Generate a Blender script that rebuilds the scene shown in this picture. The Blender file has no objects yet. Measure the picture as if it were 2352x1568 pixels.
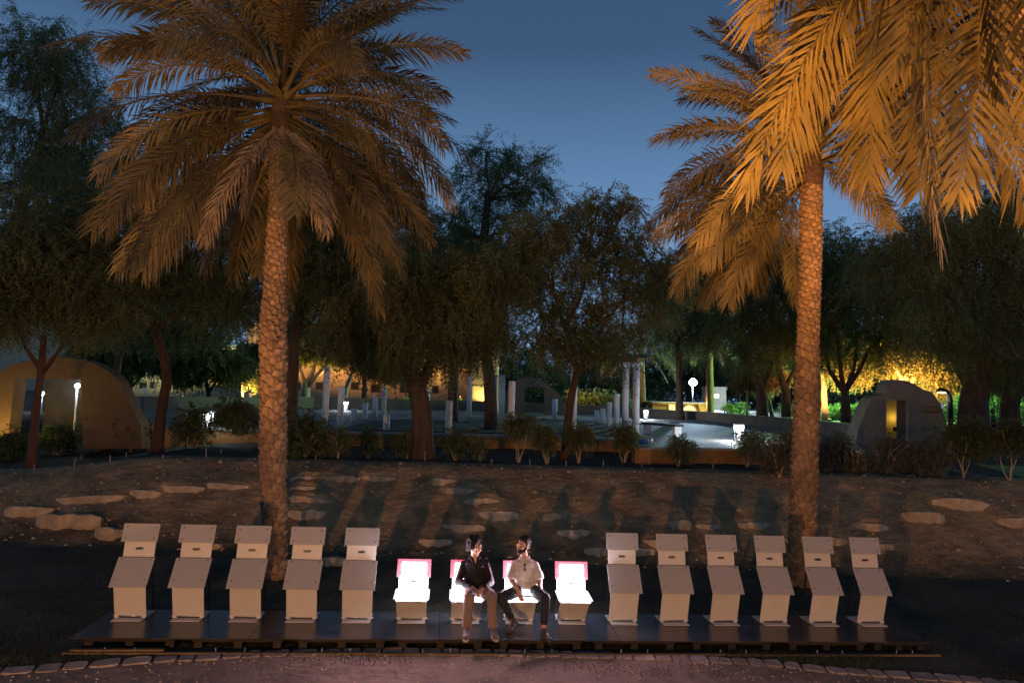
import bpy, bmesh, math, random
import numpy as np
from mathutils import Vector, Matrix

scene = bpy.context.scene
COL = scene.collection
R = math.radians
SIN, COS, PI = math.sin, math.cos, math.pi

# ------------------------------------------------------------------ camera
FPX = 1556.3                      # focal length for a picture 2352 units wide
CAMZ, PITCH, ROLL = 3.276, R(4.205), R(1.503)
fw = Vector((0, COS(PITCH), SIN(PITCH)))
up0 = Vector((0, -SIN(PITCH), COS(PITCH)))
RT = COS(ROLL) * Vector((1, 0, 0)) + SIN(ROLL) * up0
UP = -SIN(ROLL) * Vector((1, 0, 0)) + COS(ROLL) * up0
cam = bpy.data.cameras.new('camera')
cam.sensor_width = 36.0
cam.lens = FPX / 2352 * 36.0
cam.clip_end = 1000
camo = bpy.data.objects.new('camera', cam)
m = Matrix.Identity(4)
for i in range(3):
    m[i][0], m[i][1], m[i][2] = RT[i], UP[i], -fw[i]
m[2][3] = CAMZ
camo.matrix_world = m
COL.objects.link(camo)
scene.camera = camo

# ------------------------------------------------------------------ sky, exposure
world = bpy.data.worlds.new('World')
scene.world = world
world.use_nodes = True
wn, wl = world.node_tree.nodes, world.node_tree.links
wn.clear()
bgn = wn.new('ShaderNodeBackground'); bgn.inputs['Strength'].default_value = 1.0
wo = wn.new('ShaderNodeOutputWorld')
tc = wn.new('ShaderNodeTexCoord'); sx = wn.new('ShaderNodeSeparateXYZ'); rp = wn.new('ShaderNodeValToRGB')
wl.new(tc.outputs['Generated'], sx.inputs[0]); wl.new(sx.outputs['Z'], rp.inputs[0])
el = rp.color_ramp.elements
el[0].position = 0.0; el[0].color = (0.215, 0.365, 0.58, 1)
el[1].position = 1.0; el[1].color = (0.006, 0.013, 0.030, 1)
for p, c in ((0.12, (0.170, 0.310, 0.525, 1)), (0.28, (0.108, 0.215, 0.390, 1)), (0.46, (0.040, 0.088, 0.175, 1))):
    e = el.new(p); e.color = c
bgn.inputs['Strength'].default_value = 1.17
wl.new(rp.outputs[0], bgn.inputs[0]); wl.new(bgn.outputs[0], wo.inputs[0])
vs = scene.view_settings
vs.view_transform = 'Standard'; vs.look = 'None'; vs.gamma = 1.0; vs.exposure = 0.0; vs.use_curve_mapping = False
scene.render.engine = 'CYCLES'
scene.cycles.use_denoising = True
scene.cycles.max_bounces = 5
scene.cycles.diffuse_bounces = 3
scene.cycles.glossy_bounces = 3
scene.cycles.transparent_max_bounces = 6
scene.cycles.sample_clamp_indirect = 4.0
scene.cycles.caustics_reflective = False
scene.cycles.caustics_refractive = False

# strengths of the lamps of the place (watts), colours
SODIUM = (1.0, 0.42, 0.10)
WARM = (1.0, 0.46, 0.17)
LED = (0.86, 0.93, 1.0)
P_LEFT, P_RIGHT = 4000.0, 2100.0      # the two low park lamps behind the camera
P_PALM = 9000.0
K_UP = 22.0                            # ground uplights in the distance
K_BOL = 3.8                           # bollards

# ------------------------------------------------------------------ helpers
def V3(*a): return Vector(a)
def ray(x, y):
    """direction through a point of the photograph, picture 2352 x 1568"""
    return fw + RT * ((x - 1176) / FPX) - UP * ((y - 784) / FPX)
def at_d(x, y, d):
    r = ray(x, y); return Vector((0, 0, CAMZ)) + r * (d / r.y)
def at_z(x, y, z):
    r = ray(x, y); return Vector((0, 0, CAMZ)) + r * ((z - CAMZ) / r.z)

def smooth(t):
    t = np.clip(t, 0, 1); return t * t * (3 - 2 * t)
TAU = -0.01152
def terrain(x, y):
    x = np.asarray(x, float); y = np.asarray(y, float)
    low = -0.150 + TAU * np.clip(x, -14, 14)
    t = np.clip((y - 14.0) / 4.0, 0, 1)
    s = 0.6 * t + 0.4 * smooth(t)
    zc = 1.28 - 0.5 * smooth((-8.8 - x) / 5.0)
    z = low + (zc - low) * s
    z = z + (1.66 - zc) * smooth((y - 22.6) / 4.0)
    lump = 0.018 * np.sin(x * 1.7 + 0.6 * y) + 0.014 * np.sin(2.3 * y - 1.1 * x + 1) + 0.012 * np.sin(5.1 * x + 3.3 * y)
    z = z + lump * smooth((y - 13.6) / 1.5) * (1 - 0.6 * smooth((y - 17.2) / 0.8))
    for (px, py, w, h) in MOUNDS:
        v = y - py; u = np.abs(x - px)
        z = z + h * .62 * smooth((v - 0.06) / 0.09) * np.clip(1 - (v - 0.15) / 1.0, 0, 1) * (1 - smooth((u - w * 0.36) / (w * 0.10 + 0.10)))
    return z
MOUNDS = []
FG = 1.64
def on_ground(x, y):
    r = ray(x, y); t = np.arange(6.0, 70.0, 0.02) / r.y
    dz = CAMZ + r.z * t - terrain(r.x * t, r.y * t)
    k = int(np.argmax(dz < 0)) if (dz < 0).any() else len(t) - 1
    return Vector((0, 0, CAMZ)) + r * float(t[k])

def link(o, parent=None):
    COL.objects.link(o)
    if parent is not None: o.parent = parent
    return o
def tag(o, label=None, cat=None, group=None, kind=None):
    if label: o['label'] = label
    if cat: o['category'] = cat
    if group: o['group'] = group
    if kind: o['kind'] = kind
    return o
def empty(name, loc=(0, 0, 0), rz=0.0):
    o = bpy.data.objects.new(name, None); o.location = loc; o.rotation_euler = (0, 0, rz)
    o.empty_display_size = 0.1
    return link(o)
def np_mesh(name, V, F, mat=None, smooth_=False):
    """V (n,3), F (m,k) all faces with k corners"""
    V = np.asarray(V, np.float32); F = np.asarray(F, np.int32)
    me = bpy.data.meshes.new(name)
    k = F.shape[1]
    me.vertices.add(len(V)); me.vertices.foreach_set('co', V.ravel())
    me.loops.add(F.size); me.loops.foreach_set('vertex_index', F.ravel())
    me.polygons.add(len(F))
    me.polygons.foreach_set('loop_start', np.arange(0, F.size, k, dtype=np.int32))
    me.polygons.foreach_set('use_smooth', np.full(len(F), smooth_))
    me.update(calc_edges=True)
    if mat: me.materials.append(mat)
    return me
class MB:
    """collects shapes, links them as one mesh object"""
    def __init__(s): s.v = []; s.f = []; s.sm = []
    def add(s, vs_, fs, sm=False):
        n = len(s.v); s.v += [tuple(p) for p in vs_]
        for f in fs: s.f.append(tuple(i + n for i in f)); s.sm.append(sm)
    def box(s, c, d, rot=None):
        hx, hy, hz = d[0] / 2, d[1] / 2, d[2] / 2
        P = [Vector((a * hx, b * hy, e * hz)) for e in (-1, 1) for b in (-1, 1) for a in (-1, 1)]
        if rot is not None: P = [rot @ p for p in P]
        s.add([p + Vector(c) for p in P], [(0, 2, 3, 1), (4, 5, 7, 6), (0, 1, 5, 4), (2, 6, 7, 3), (0, 4, 6, 2), (1, 3, 7, 5)])
    def bar(s, a, b, w, h=None):
        a, b = Vector(a), Vector(b); h = h or w
        d = (b - a); L = d.length; q = d.to_track_quat('Y', 'Z').to_matrix()
        s.box((a + b) / 2, (w, L, h), q)
    def tube(s, pts, rad, seg=8, cap=True, jit=0.0, rng=None):
        pts = [Vector(p) for p in pts]
        if not hasattr(rad, '__len__'): rad = [rad] * len(pts)
        ref = Vector((0.31, 0.95, 0.05)); vs_ = []
        for i, p in enumerate(pts):
            t = (pts[min(i + 1, len(pts) - 1)] - pts[max(i - 1, 0)]).normalized()
            a = t.cross(ref)
            if a.length < 1e-3: a = t.cross(Vector((1, 0, 0)))
            a.normalize(); b = t.cross(a)
            for k in range(seg):
                an = 2 * PI * k / seg; r_ = rad[i]
                if jit: r_ *= 1 + jit * (SIN(an * 3 + i * 0.7) * 0.5 + (rng.random() - 0.5))
                vs_.append(p + (a * COS(an) + b * SIN(an)) * r_)
        fs = []
        for i in range(len(pts) - 1):
            for k in range(seg):
                k2 = (k + 1) % seg
                fs.append((i * seg + k, i * seg + k2, (i + 1) * seg + k2, (i + 1) * seg + k))
        if cap:
            fs.append(tuple(range(seg - 1, -1, -1))); n = (len(pts) - 1) * seg
            fs.append(tuple(n + k for k in range(seg)))
        s.add(vs_, fs, True)
    def sphere(s, c, r, sc=(1, 1, 1), rot=None, nu=10, nv=7):
        vs_, fs = [], []
        for j in range(nv + 1):
            th = PI * j / nv
            for i in range(nu):
                p = Vector((r * sc[0] * SIN(th) * COS(2 * PI * i / nu), r * sc[1] * SIN(th) * SIN(2 * PI * i / nu), r * sc[2] * COS(th)))
                if rot is not None: p = rot @ p
                vs_.append(p + Vector(c))
        for j in range(nv):
            for i in range(nu):
                i2 = (i + 1) % nu
                fs.append((j * nu + i, (j + 1) * nu + i, (j + 1) * nu + i2, j * nu + i2))
        s.add(vs_, fs, True)
    def cone(s, a, b, ra, rb, seg=12):
        s.tube([a, b], [ra, rb], seg)
    def cap(s, a, b, ra, rb):
        s.sphere(a, ra); s.sphere(b, rb); s.tube([a, b], [ra, rb], 10)
    def mesh(s, name, mat=None):
        me = bpy.data.meshes.new(name)
        me.from_pydata(s.v, [], s.f)
        me.polygons.foreach_set('use_smooth', s.sm)
        if mat: me.materials.append(mat)
        return me
    def build(s, name, mat=None, parent=None, loc=None, bevel=0.0):
        me = s.mesh(name, mat)
        if bevel:
            bm = bmesh.new(); bm.from_mesh(me)
            bmesh.ops.remove_doubles(bm, verts=bm.verts, dist=1e-5)
            bmesh.ops.bevel(bm, geom=[e for e in bm.edges if e.calc_face_angle(0) > 0.5], offset=bevel, segments=1, affect='EDGES')
            bm.to_mesh(me); bm.free()
        o = bpy.data.objects.new(name, me)
        if loc is not None: o.location = loc
        return link(o, parent)
def mobj(name, me, parent=None, loc=None):
    o = bpy.data.objects.new(name, me)
    if loc is not None: o.location = loc
    return link(o, parent)
def children(o): return [c for c in bpy.data.objects if c.parent == o]
def kids_of(root):
    by = {}
    for o in bpy.data.objects:
        if o.parent: by.setdefault(o.parent.name, []).append(o)
    return by
def copy_tree(o, by, parent=None):
    c = o.copy(); COL.objects.link(c)
    if parent is not None: c.parent = parent
    for ch in by.get(o.name, []): copy_tree(ch, by, c)
    return c

# ------------------------------------------------------------------ materials
def mat(name, col, rough=0.7, var=0.0, scale=6.0, bump=0.0, bscale=30.0, metal=0.0, spec=0.4, objvar=0.0, col2=None, trans=0.0, detail=4.0, stretch=None, coat=0.0, clear=0.0):
    m_ = bpy.data.materials.new(name); m_.use_nodes = True
    n, l = m_.node_tree.nodes, m_.node_tree.links
    b = n['Principled BSDF']
    b.inputs['Roughness'].default_value = rough; b.inputs['Metallic'].default_value = metal
    b.inputs['Specular IOR Level'].default_value = spec
    if coat: b.inputs['Coat Weight'].default_value = coat
    c4 = (*col, 1); b.inputs['Base Color'].default_value = c4
    t = n.new('ShaderNodeTexCoord'); mp = n.new('ShaderNodeMapping')
    l.new(t.outputs['Object'], mp.inputs[0])
    if stretch: mp.inputs['Scale'].default_value = stretch
    out = None
    if var or col2:
        nz = n.new('ShaderNodeTexNoise'); nz.inputs['Scale'].default_value = scale; nz.inputs['Detail'].default_value = detail
        nz.inputs['Roughness'].default_value = 0.65
        l.new(mp.outputs[0], nz.inputs['Vector'])
        r_ = n.new('ShaderNodeValToRGB'); l.new(nz.outputs['Fac'], r_.inputs[0])
        a = tuple(max(0, c * (1 - var)) for c in col); z = col2 or tuple(min(1, c * (1 + var)) for c in col)
        r_.color_ramp.elements[0].position = 0.33; r_.color_ramp.elements[0].color = (*a, 1)
        r_.color_ramp.elements[1].position = 0.67; r_.color_ramp.elements[1].color = (*z, 1)
        out = r_.outputs[0]
    if objvar:
        oi = n.new('ShaderNodeObjectInfo'); hs = n.new('ShaderNodeHueSaturation')
        mr = n.new('ShaderNodeMapRange'); mr.inputs[3].default_value = 1 - objvar; mr.inputs[4].default_value = 1 + objvar
        l.new(oi.outputs['Random'], mr.inputs[0]); l.new(mr.outputs[0], hs.inputs['Value'])
        if out: l.new(out, hs.inputs['Color'])
        else: hs.inputs['Color'].default_value = c4
        out = hs.outputs[0]
    if out: l.new(out, b.inputs['Base Color'])
    if bump:
        nb = n.new('ShaderNodeTexNoise'); nb.inputs['Scale'].default_value = bscale; nb.inputs['Detail'].default_value = 5
        l.new(mp.outputs[0], nb.inputs['Vector'])
        bp = n.new('ShaderNodeBump'); bp.inputs['Strength'].default_value = bump; bp.inputs['Distance'].default_value = 0.05
        l.new(nb.outputs['Fac'], bp.inputs['Height']); l.new(bp.outputs[0], b.inputs['Normal'])
    if trans:
        tr = n.new('ShaderNodeBsdfTranslucent'); mx = n.new('ShaderNodeMixShader'); mx.inputs[0].default_value = trans
        if out: l.new(out, tr.inputs['Color'])
        else: tr.inputs['Color'].default_value = c4
        l.new(b.outputs[0], mx.inputs[1]); l.new(tr.outputs[0], mx.inputs[2]); l.new(mx.outputs[0], n['Material Output'].inputs[0])
    if clear:
        tr = n.new('ShaderNodeBsdfTransparent'); mx = n.new('ShaderNodeMixShader'); mx.inputs[0].default_value = clear
        l.new(b.outputs[0], mx.inputs[1]); l.new(tr.outputs[0], mx.inputs[2]); l.new(mx.outputs[0], n['Material Output'].inputs[0])
    return m_
def emit(name, col, s):
    m_ = bpy.data.materials.new(name); m_.use_nodes = True
    b = m_.node_tree.nodes['Principled BSDF']
    b.inputs['Base Color'].default_value = (0.6, 0.6, 0.6, 1)
    b.inputs['Emission Color'].default_value = (*col, 1); b.inputs['Emission Strength'].default_value = s
    return m_

M = {}
M['sand'] = mat('sand', (0.20, 0.150, 0.115), 0.95, 0.22, 2.2, 0.9, 9.0, col2=(0.285, 0.215, 0.165), detail=9)
M['soil'] = mat('soil', (0.33, 0.215, 0.105), 0.95, 0.35, 1.3, 1.0, 7.0, col2=(0.52, 0.345, 0.175), detail=9)
M['lawn_soil'] = mat('lawn_soil', (0.040, 0.042, 0.026), 0.95, 0.4, 1.6, 0.8, 12.0, col2=(0.075, 0.066, 0.042), detail=8)
M['grass'] = mat('grass', (0.038, 0.050, 0.020), 0.7, 0.4, 0.8, trans=0.25)
M['kerb'] = mat('kerb', (0.28, 0.235, 0.21), 0.9, 0.25, 9.0, 0.5, 26.0, objvar=0.22)
M['slab'] = mat('slab', (0.54, 0.41, 0.265), 0.9, 0.28, 3.0, 0.8, 7.0, objvar=0.15)
M['deck'] = mat('deck', (0.010, 0.011, 0.013), 0.27, 0.3, 1.6, spec=0.42, col2=(0.060, 0.060, 0.066), detail=9, stretch=(.6, 1.6, 1))
M['pallet'] = mat('pallet', (0.020, 0.014, 0.010), 0.8, 0.35, 4.0, 0.3, 20, objvar=0.3, stretch=(1, 8, 8))
M['black'] = mat('black', (0.012, 0.012, 0.013), 0.5)
M['batten'] = mat('batten', (0.17, 0.115, 0.06), 0.7, 0.2, 4.0, stretch=(1, 10, 10))
M['white_panel'] = mat('white_panel', (0.55, 0.535, 0.515), 0.45, 0.07, 3.0, objvar=0.06, detail=7)
M['acrylic'] = mat('acrylic', (0.45, 0.45, 0.475), 0.28, 0.03, 2.0, spec=0.5, clear=0.30)
M['steel'] = mat('steel', (0.55, 0.55, 0.56), 0.3, metal=0.9)
M['bolt'] = mat('bolt', (0.03, 0.028, 0.028), 0.4, metal=0.3)
M['plaster'] = mat('plaster', (0.145, 0.098, 0.052), 0.92, 0.16, 1.2, 0.7, 5.0, detail=8)
M['plaster_grey'] = mat('plaster_grey', (0.17, 0.140, 0.105), 0.92, 0.16, 1.4, 0.5, 6.0, detail=8)
M['retaining'] = mat('retaining', (0.30, 0.165, 0.06), 0.9, 0.15, 1.5, 0.5, 8.0)
M['paving'] = mat('paving', (0.215, 0.198, 0.178), 0.75, 0.22, 0.5, 0.25, 5.0, detail=8)
M['coping'] = mat('coping', (0.30, 0.28, 0.26), 0.8, 0.12, 2.0, 0.3, 8.0)
M['turf'] = mat('turf', (0.022, 0.050, 0.022), 0.95, 0.35, 3.0, 0.8, 40.0)
M['column'] = mat('column', (0.84, 0.84, 0.85), 0.6, 0.06, 2.0, 0.15, 10)
M['mirror'] = mat('mirror', (0.62, 0.60, 0.58), 0.18, metal=1.0)
M['building'] = mat('building', (0.42, 0.34, 0.23), 0.9, 0.12, 0.5, 0.3, 3.0)
M['window'] = mat('window', (0.02, 0.02, 0.022), 0.15)
M['frame_dark'] = mat('frame_dark', (0.05, 0.04, 0.035), 0.6)
M['iron'] = mat('iron', (0.02, 0.02, 0.022), 0.5, metal=0.4)
M['bark'] = mat('bark', (0.085, 0.055, 0.036), 0.95, 0.35, 6.0, 1.0, 18.0, stretch=(1, 1, 0.18))
M['bark_red'] = mat('bark_red', (0.10, 0.050, 0.028), 0.95, 0.3, 6.0, 0.8, 16.0, stretch=(1, 1, 0.2))
M['bark_pale'] = mat('bark_pale', (0.42, 0.33, 0.22), 0.9, 0.25, 5.0, 0.7, 16.0, stretch=(1, 1, 0.25))
M['leaf_dark'] = mat('leaf_dark', (0.090, 0.120, 0.043), 0.7, 0.45, 0.55, col2=(0.150, 0.185, 0.066), trans=0.35)
M['leaf_mid'] = mat('leaf_mid', (0.130, 0.152, 0.054), 0.7, 0.45, 0.6, col2=(0.22, 0.235, 0.085), trans=0.35)
M['leaf_brown'] = mat('leaf_brown', (0.14, 0.105, 0.05), 0.7, 0.4, 0.6, trans=0.35)
M['leaf_green'] = mat('leaf_green', (0.075, 0.12, 0.035), 0.6, 0.4, 0.8, trans=0.4)
M['leaf_grey'] = mat('leaf_grey', (0.12, 0.115, 0.085), 0.75, 0.35, 2.0, trans=0.2)
M['frond'] = mat('frond', (0.105, 0.088, 0.034), 0.55, 0.3, 0.9, objvar=0.50, col2=(0.235, 0.175, 0.062), trans=0.14)
M['frond_dry'] = mat('frond_dry', (0.36, 0.26, 0.15), 0.7, 0.25, 1.2, objvar=0.2, trans=0.15)
M['frond_dark'] = mat('frond_dark', (0.075, 0.085, 0.045), 0.6, 0.3, 0.9, objvar=0.25, trans=0.2)
M['boot'] = mat('boot', (0.275, 0.175, 0.095), 0.9, 0.45, 9.0, 0.9, 45.0, objvar=0.28, stretch=(1, 1, 0.4))
M['trunk_core'] = mat('trunk_core', (0.10, 0.060, 0.034), 0.95, 0.4, 9.0, 1.0, 25.0)
M['skin'] = mat('skin', (0.50, 0.30, 0.215), 0.5, 0.06, 12.0)
M['skin2'] = mat('skin2', (0.42, 0.245, 0.17), 0.5, 0.06, 12.0)
M['hair'] = mat('hair', (0.012, 0.009, 0.008), 0.65, 0.3, 40.0, 1.0, 90.0)
M['jacket'] = mat('jacket', (0.009, 0.008, 0.011), 0.75, 0.2, 8.0, 0.6, 14.0, spec=0.25)
M['trousers'] = mat('trousers', (0.20, 0.145, 0.12), 0.85, 0.1, 8.0, 0.6, 11.0)
M['shirt'] = mat('shirt', (0.46, 0.44, 0.44), 0.85, 0.05, 8.0, 0.6, 10.0)
M['jeans'] = mat('jeans', (0.017, 0.020, 0.028), 0.8, 0.25, 9.0, 0.6, 14.0)
M['shoe'] = mat('shoe', (0.05, 0.045, 0.05), 0.7, 0.2, 20)
M['shoe_grey'] = mat('shoe_grey', (0.11, 0.09, 0.095), 0.7, 0.35, 25)
M['sole'] = mat('sole', (0.40, 0.32, 0.25), 0.7)
M['eye'] = mat('eye', (0.02, 0.015, 0.012), 0.2)
M['teeth'] = mat('teeth', (0.75, 0.70, 0.66), 0.4)
M['lip'] = mat('lip', (0.32, 0.13, 0.11), 0.5)
M['hivis'] = mat('hivis', (0.45, 0.65, 0.08), 0.7)
M['navy'] = mat('navy', (0.03, 0.035, 0.06), 0.8)
M['bag'] = mat('bag', (0.10, 0.26, 0.62), 0.35, 0.3, 5.0, 0.8, 12)
M['bag_pale'] = mat('bag_pale', (0.55, 0.62, 0.75), 0.35, 0.2, 9.0, 0.8, 14)
M['stake'] = mat('stake', (0.32, 0.29, 0.26), 0.8)
M['far'] = mat('far_ground', (0.10, 0.082, 0.055), 0.95, 0.35, 0.4, 0.6, 4.0, col2=(0.16, 0.13, 0.09), detail=8)
M['led'] = emit('led', LED, 9.0)
M['led_big'] = emit('led_big', (0.55, 0.75, 1.0), 120.0)
M['lamp_warm'] = emit('lamp_warm', (1.0, 0.62, 0.2), 14.0)
M['lattice'] = mat('lattice', (0.75, 0.74, 0.72), 0.6)

# the foot of the embankment turns gradually into the dark lawn soil
n_, l_ = M['soil'].node_tree.nodes, M['soil'].node_tree.links
pb = n_['Principled BSDF']; old = pb.inputs['Base Color'].links[0].from_socket
t_ = n_.new('ShaderNodeTexCoord'); sp_x = n_.new('ShaderNodeSeparateXYZ'); l_.new(t_.outputs['Object'], sp_x.inputs[0])
nz_ = n_.new('ShaderNodeTexNoise'); nz_.inputs['Scale'].default_value = 1.4; nz_.inputs['Detail'].default_value = 8; l_.new(t_.outputs['Object'], nz_.inputs['Vector'])
ma = n_.new('ShaderNodeMath'); ma.operation = 'MULTIPLY_ADD'; ma.inputs[1].default_value = 2.4; l_.new(nz_.outputs['Fac'], ma.inputs[0]); l_.new(sp_x.outputs['Y'], ma.inputs[2])
mr_ = n_.new('ShaderNodeMapRange'); mr_.inputs[1].default_value = 14.9; mr_.inputs[2].default_value = 16.6; l_.new(ma.outputs[0], mr_.inputs[0])
mx_ = n_.new('ShaderNodeMixRGB'); mx_.inputs[1].default_value = (0.052, 0.048, 0.030, 1); l_.new(mr_.outputs[0], mx_.inputs[0]); l_.new(old, mx_.inputs[2]); l_.new(mx_.outputs[0], pb.inputs['Base Color'])

# lit acrylic of the chairs that are switched on: white light with pink LEDs along the rim
def lit_plate(name, rim):
    m_ = bpy.data.materials.new(name); m_.use_nodes = True
    n, l = m_.node_tree.nodes, m_.node_tree.links; b = n['Principled BSDF']
    b.inputs['Base Color'].default_value = (0.16, 0.12, 0.13, 1); b.inputs['Roughness'].default_value = 0.35
    t = n.new('ShaderNodeTexCoord'); s = n.new('ShaderNodeSeparateXYZ'); l.new(t.outputs['Generated'], s.inputs[0])
    def mth(op, a, c=None):
        q = n.new('ShaderNodeMath'); q.operation = op
        for i, v in enumerate((a, c)):
            if v is None: continue
            if isinstance(v, (int, float)): q.inputs[i].default_value = v
            else: l.new(v, q.inputs[i])
        return q.outputs[0]
    dx = mth('SUBTRACT', 0.5, mth('ABSOLUTE', mth('SUBTRACT', s.outputs['X'], 0.5)))
    ax = 'Z' if rim == 'back' else 'Y'
    if rim == 'back':
        dz = mth('MULTIPLY', mth('SUBTRACT', 1.0, s.outputs['Z']), 0.80)
    else:
        dz = mth('MULTIPLY', s.outputs['Y'], 0.9)
    d = mth('MINIMUM', dx, dz)
    rr = n.new('ShaderNodeValToRGB'); l.new(d, rr.inputs[0]); e = rr.color_ramp.elements
    if rim == 'back':
        cols = ((0.0, (1.0, .06, .19)), (.075, (1.0, .10, .25)), (.12, (1.0, .45, .52)), (.145, (1.0, .93, .90)), (.19, (1.0, .86, .95)))
        st = ((0.0, .60), (.075, .78), (.12, 1.1), (.14, 2.2), (.19, LIT))
    else:
        cols = ((0.0, (1.0, .72, .92)), (.05, (1.0, .85, .97)), (.12, (.93, .90, 1.0)))
        st = ((0.0, .95), (.05, 1.3), (.12, LIT))
    e[0].position, e[0].color = 0.0, (*cols[0][1], 1); e[1].position, e[1].color = cols[-1][0], (*cols[-1][1], 1)
    for p_, c_ in cols[1:-1]:
        q = e.new(p_); q.color = (*c_, 1)
    sv = None
    for (p0, s0), (p1, s1) in zip(st[:-1], st[1:]):
        mr = n.new('ShaderNodeMapRange'); mr.inputs[1].default_value = p0; mr.inputs[2].default_value = p1; mr.inputs[3].default_value = 0.0; mr.inputs[4].default_value = s1 - s0
        l.new(d, mr.inputs[0])
        sv = mr.outputs[0] if sv is None else mth('ADD', sv, mr.outputs[0])
    sv = mth('ADD', sv, st[0][1])
    l.new(rr.outputs[0], b.inputs['Emission Color']); l.new(sv, b.inputs['Emission Strength'])
    return m_
LIT = 6.5
P_LED = 42.0
M['lit_back'] = lit_plate('lit_back', 'back')
M['lit_seat'] = lit_plate('lit_seat', 'seat')
M['lit_panel'] = emit('lit_panel', (1.0, 0.92, 1.0), 6.0)
M['lit_red'] = emit('lit_red', (1.0, 0.04, 0.12), 30.0)

def lamp(name, kind, loc, power, col, parent=None, size=0.08, aim=None, angle=None, blend=0.5):
    L = bpy.data.lights.new(name, kind); L.energy = power; L.color = col; L.shadow_soft_size = size
    if kind == 'SPOT': L.spot_size = angle; L.spot_blend = blend
    o = bpy.data.objects.new(name, L); o.location = loc
    if aim is not None:
        o.rotation_euler = (Vector(aim) - Vector(loc)).to_track_quat('-Z', 'Y').to_euler()
    COL.objects.link(o)
    if parent is not None: o.parent = parent; o.matrix_parent_inverse = parent.matrix_basis.inverted()
    return o

# ------------------------------------------------------------------ setting: ground sheets
rng = random.Random(7)
nr = np.random.default_rng(11)
KPX = [(-250, 1582), (0, 1558), (127, 1547), (279, 1534), (457, 1520), (660, 1509), (863, 1502), (1193, 1502), (1562, 1510), (1797, 1520), (1900, 1532), (2234, 1552), (2600, 1580)]
KW = []
for x, y in KPX:
    p = at_z(x, y, -0.15); KW.append((p.x, p.y))
KX = np.array([p[0] for p in KW]); KY = np.array([p[1] for p in KW])
def kerb_y(x): return np.interp(x, KX, KY)
def sheet(name, xs, y0, y1, n, mt, dz=0.0, noise=0.0, kind='structure'):
    t = np.linspace(0, 1, n)
    X = np.repeat(xs[:, None], n, 1)
    Y = y0(xs)[:, None] * (1 - t) + y1(xs)[:, None] * t
    Z = terrain(X, Y) + dz
    if noise:
        N = noise * nr.standard_normal(Z.shape); N[:, 0] = 0; N[:, -1] = 0; Z = Z + N
    V = np.stack([X, Y, Z], -1).reshape(-1, 3)
    i, j = np.meshgrid(np.arange(len(xs) - 1), np.arange(n - 1), indexing='ij')
    a = (i * n + j).ravel(); F = np.stack([a, a + n, a + n + 1, a + 1], 1)
    o = mobj(name, np_mesh(name, V, F, M[mt], True)); tag(o, kind=kind); return o
# limestone slabs set in the embankment (x0, x1, y of the lower edge, face height), read off the photograph
SL = [(0, 110, 1188, 26), (70, 222, 1216, 36), (125, 285, 1160, 22), (285, 360, 1142, 18), (360, 462, 1131, 17), (462, 566, 1124, 15), (205, 268, 1240, 30),
      (664, 732, 1112, 20), (735, 830, 1107, 15), (820, 906, 1104, 12), (655, 722, 1136, 20), (650, 756, 1162, 22), (655, 742, 1192, 22), (560, 610, 1245, 20),
      (985, 1048, 1115, 17), (1015, 1098, 1136, 17), (1066, 1144, 1167, 24), (1094, 1190, 1197, 24), (1013, 1112, 1222, 18), (962, 1038, 1254, 17),
      (1248, 1308, 1197, 19), (1280, 1357, 1235, 19), (1345, 1397, 1277, 20), (1536, 1590, 1219, 24), (1690, 1772, 1217, 18), (1600, 1660, 1216, 12),
      (1964, 2044, 1222, 22), (2078, 2172, 1200, 26), (2150, 2277, 1172, 27), (2300, 2380, 1212, 24), (1480, 1560, 1262, 24), (1440, 1512, 1277, 18),
      (1888, 1950, 1252, 18), (1780, 1850, 1246, 12), (420, 500, 1262, 16), (2010, 2060, 1262, 14), (720, 790, 1300, 20)]
SLW = []
for (xa, xb, yb, hp) in SL:
    p = on_ground((xa + xb) / 2, yb); SLW.append((p, (xb - xa) * p.y / FPX, hp * .95 * p.y / FPX))
MOUNDS += [(p.x, p.y + 0.05, w, h * 0.92) for p, w, h in SLW]
xs_n = np.concatenate([np.arange(-60, -16, 2.0), np.arange(-16, 16.01, 0.12), np.arange(18, 61, 2.0)])
foot = lambda x: 13.8 + 0.25 * np.sin(0.7 * x) + 0.12 * np.sin(2.1 * x)
cst = lambda v: (lambda x: np.full(len(x), float(v)))
sheet('path', xs_n, cst(-8), lambda x: kerb_y(x), 60, 'sand', noise=0.004)
lawn = sheet('lawn', xs_n, lambda x: kerb_y(x), foot, 46, 'lawn_soil', noise=0.004)
bank = sheet('embankment', xs_n, foot, cst(18.8), 96, 'soil', noise=0.010)
sheet('planting_strip', np.concatenate([np.arange(-60, -20, 2.0), np.arange(-20, 20.01, 0.3), np.arange(22, 61, 2.0)]), cst(18.8), cst(34), 60, 'lawn_soil', noise=0.012)
xf = np.arange(-160, 161, 4.0)
sheet('park_ground', xf, cst(34), cst(190), 50, 'far')

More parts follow.
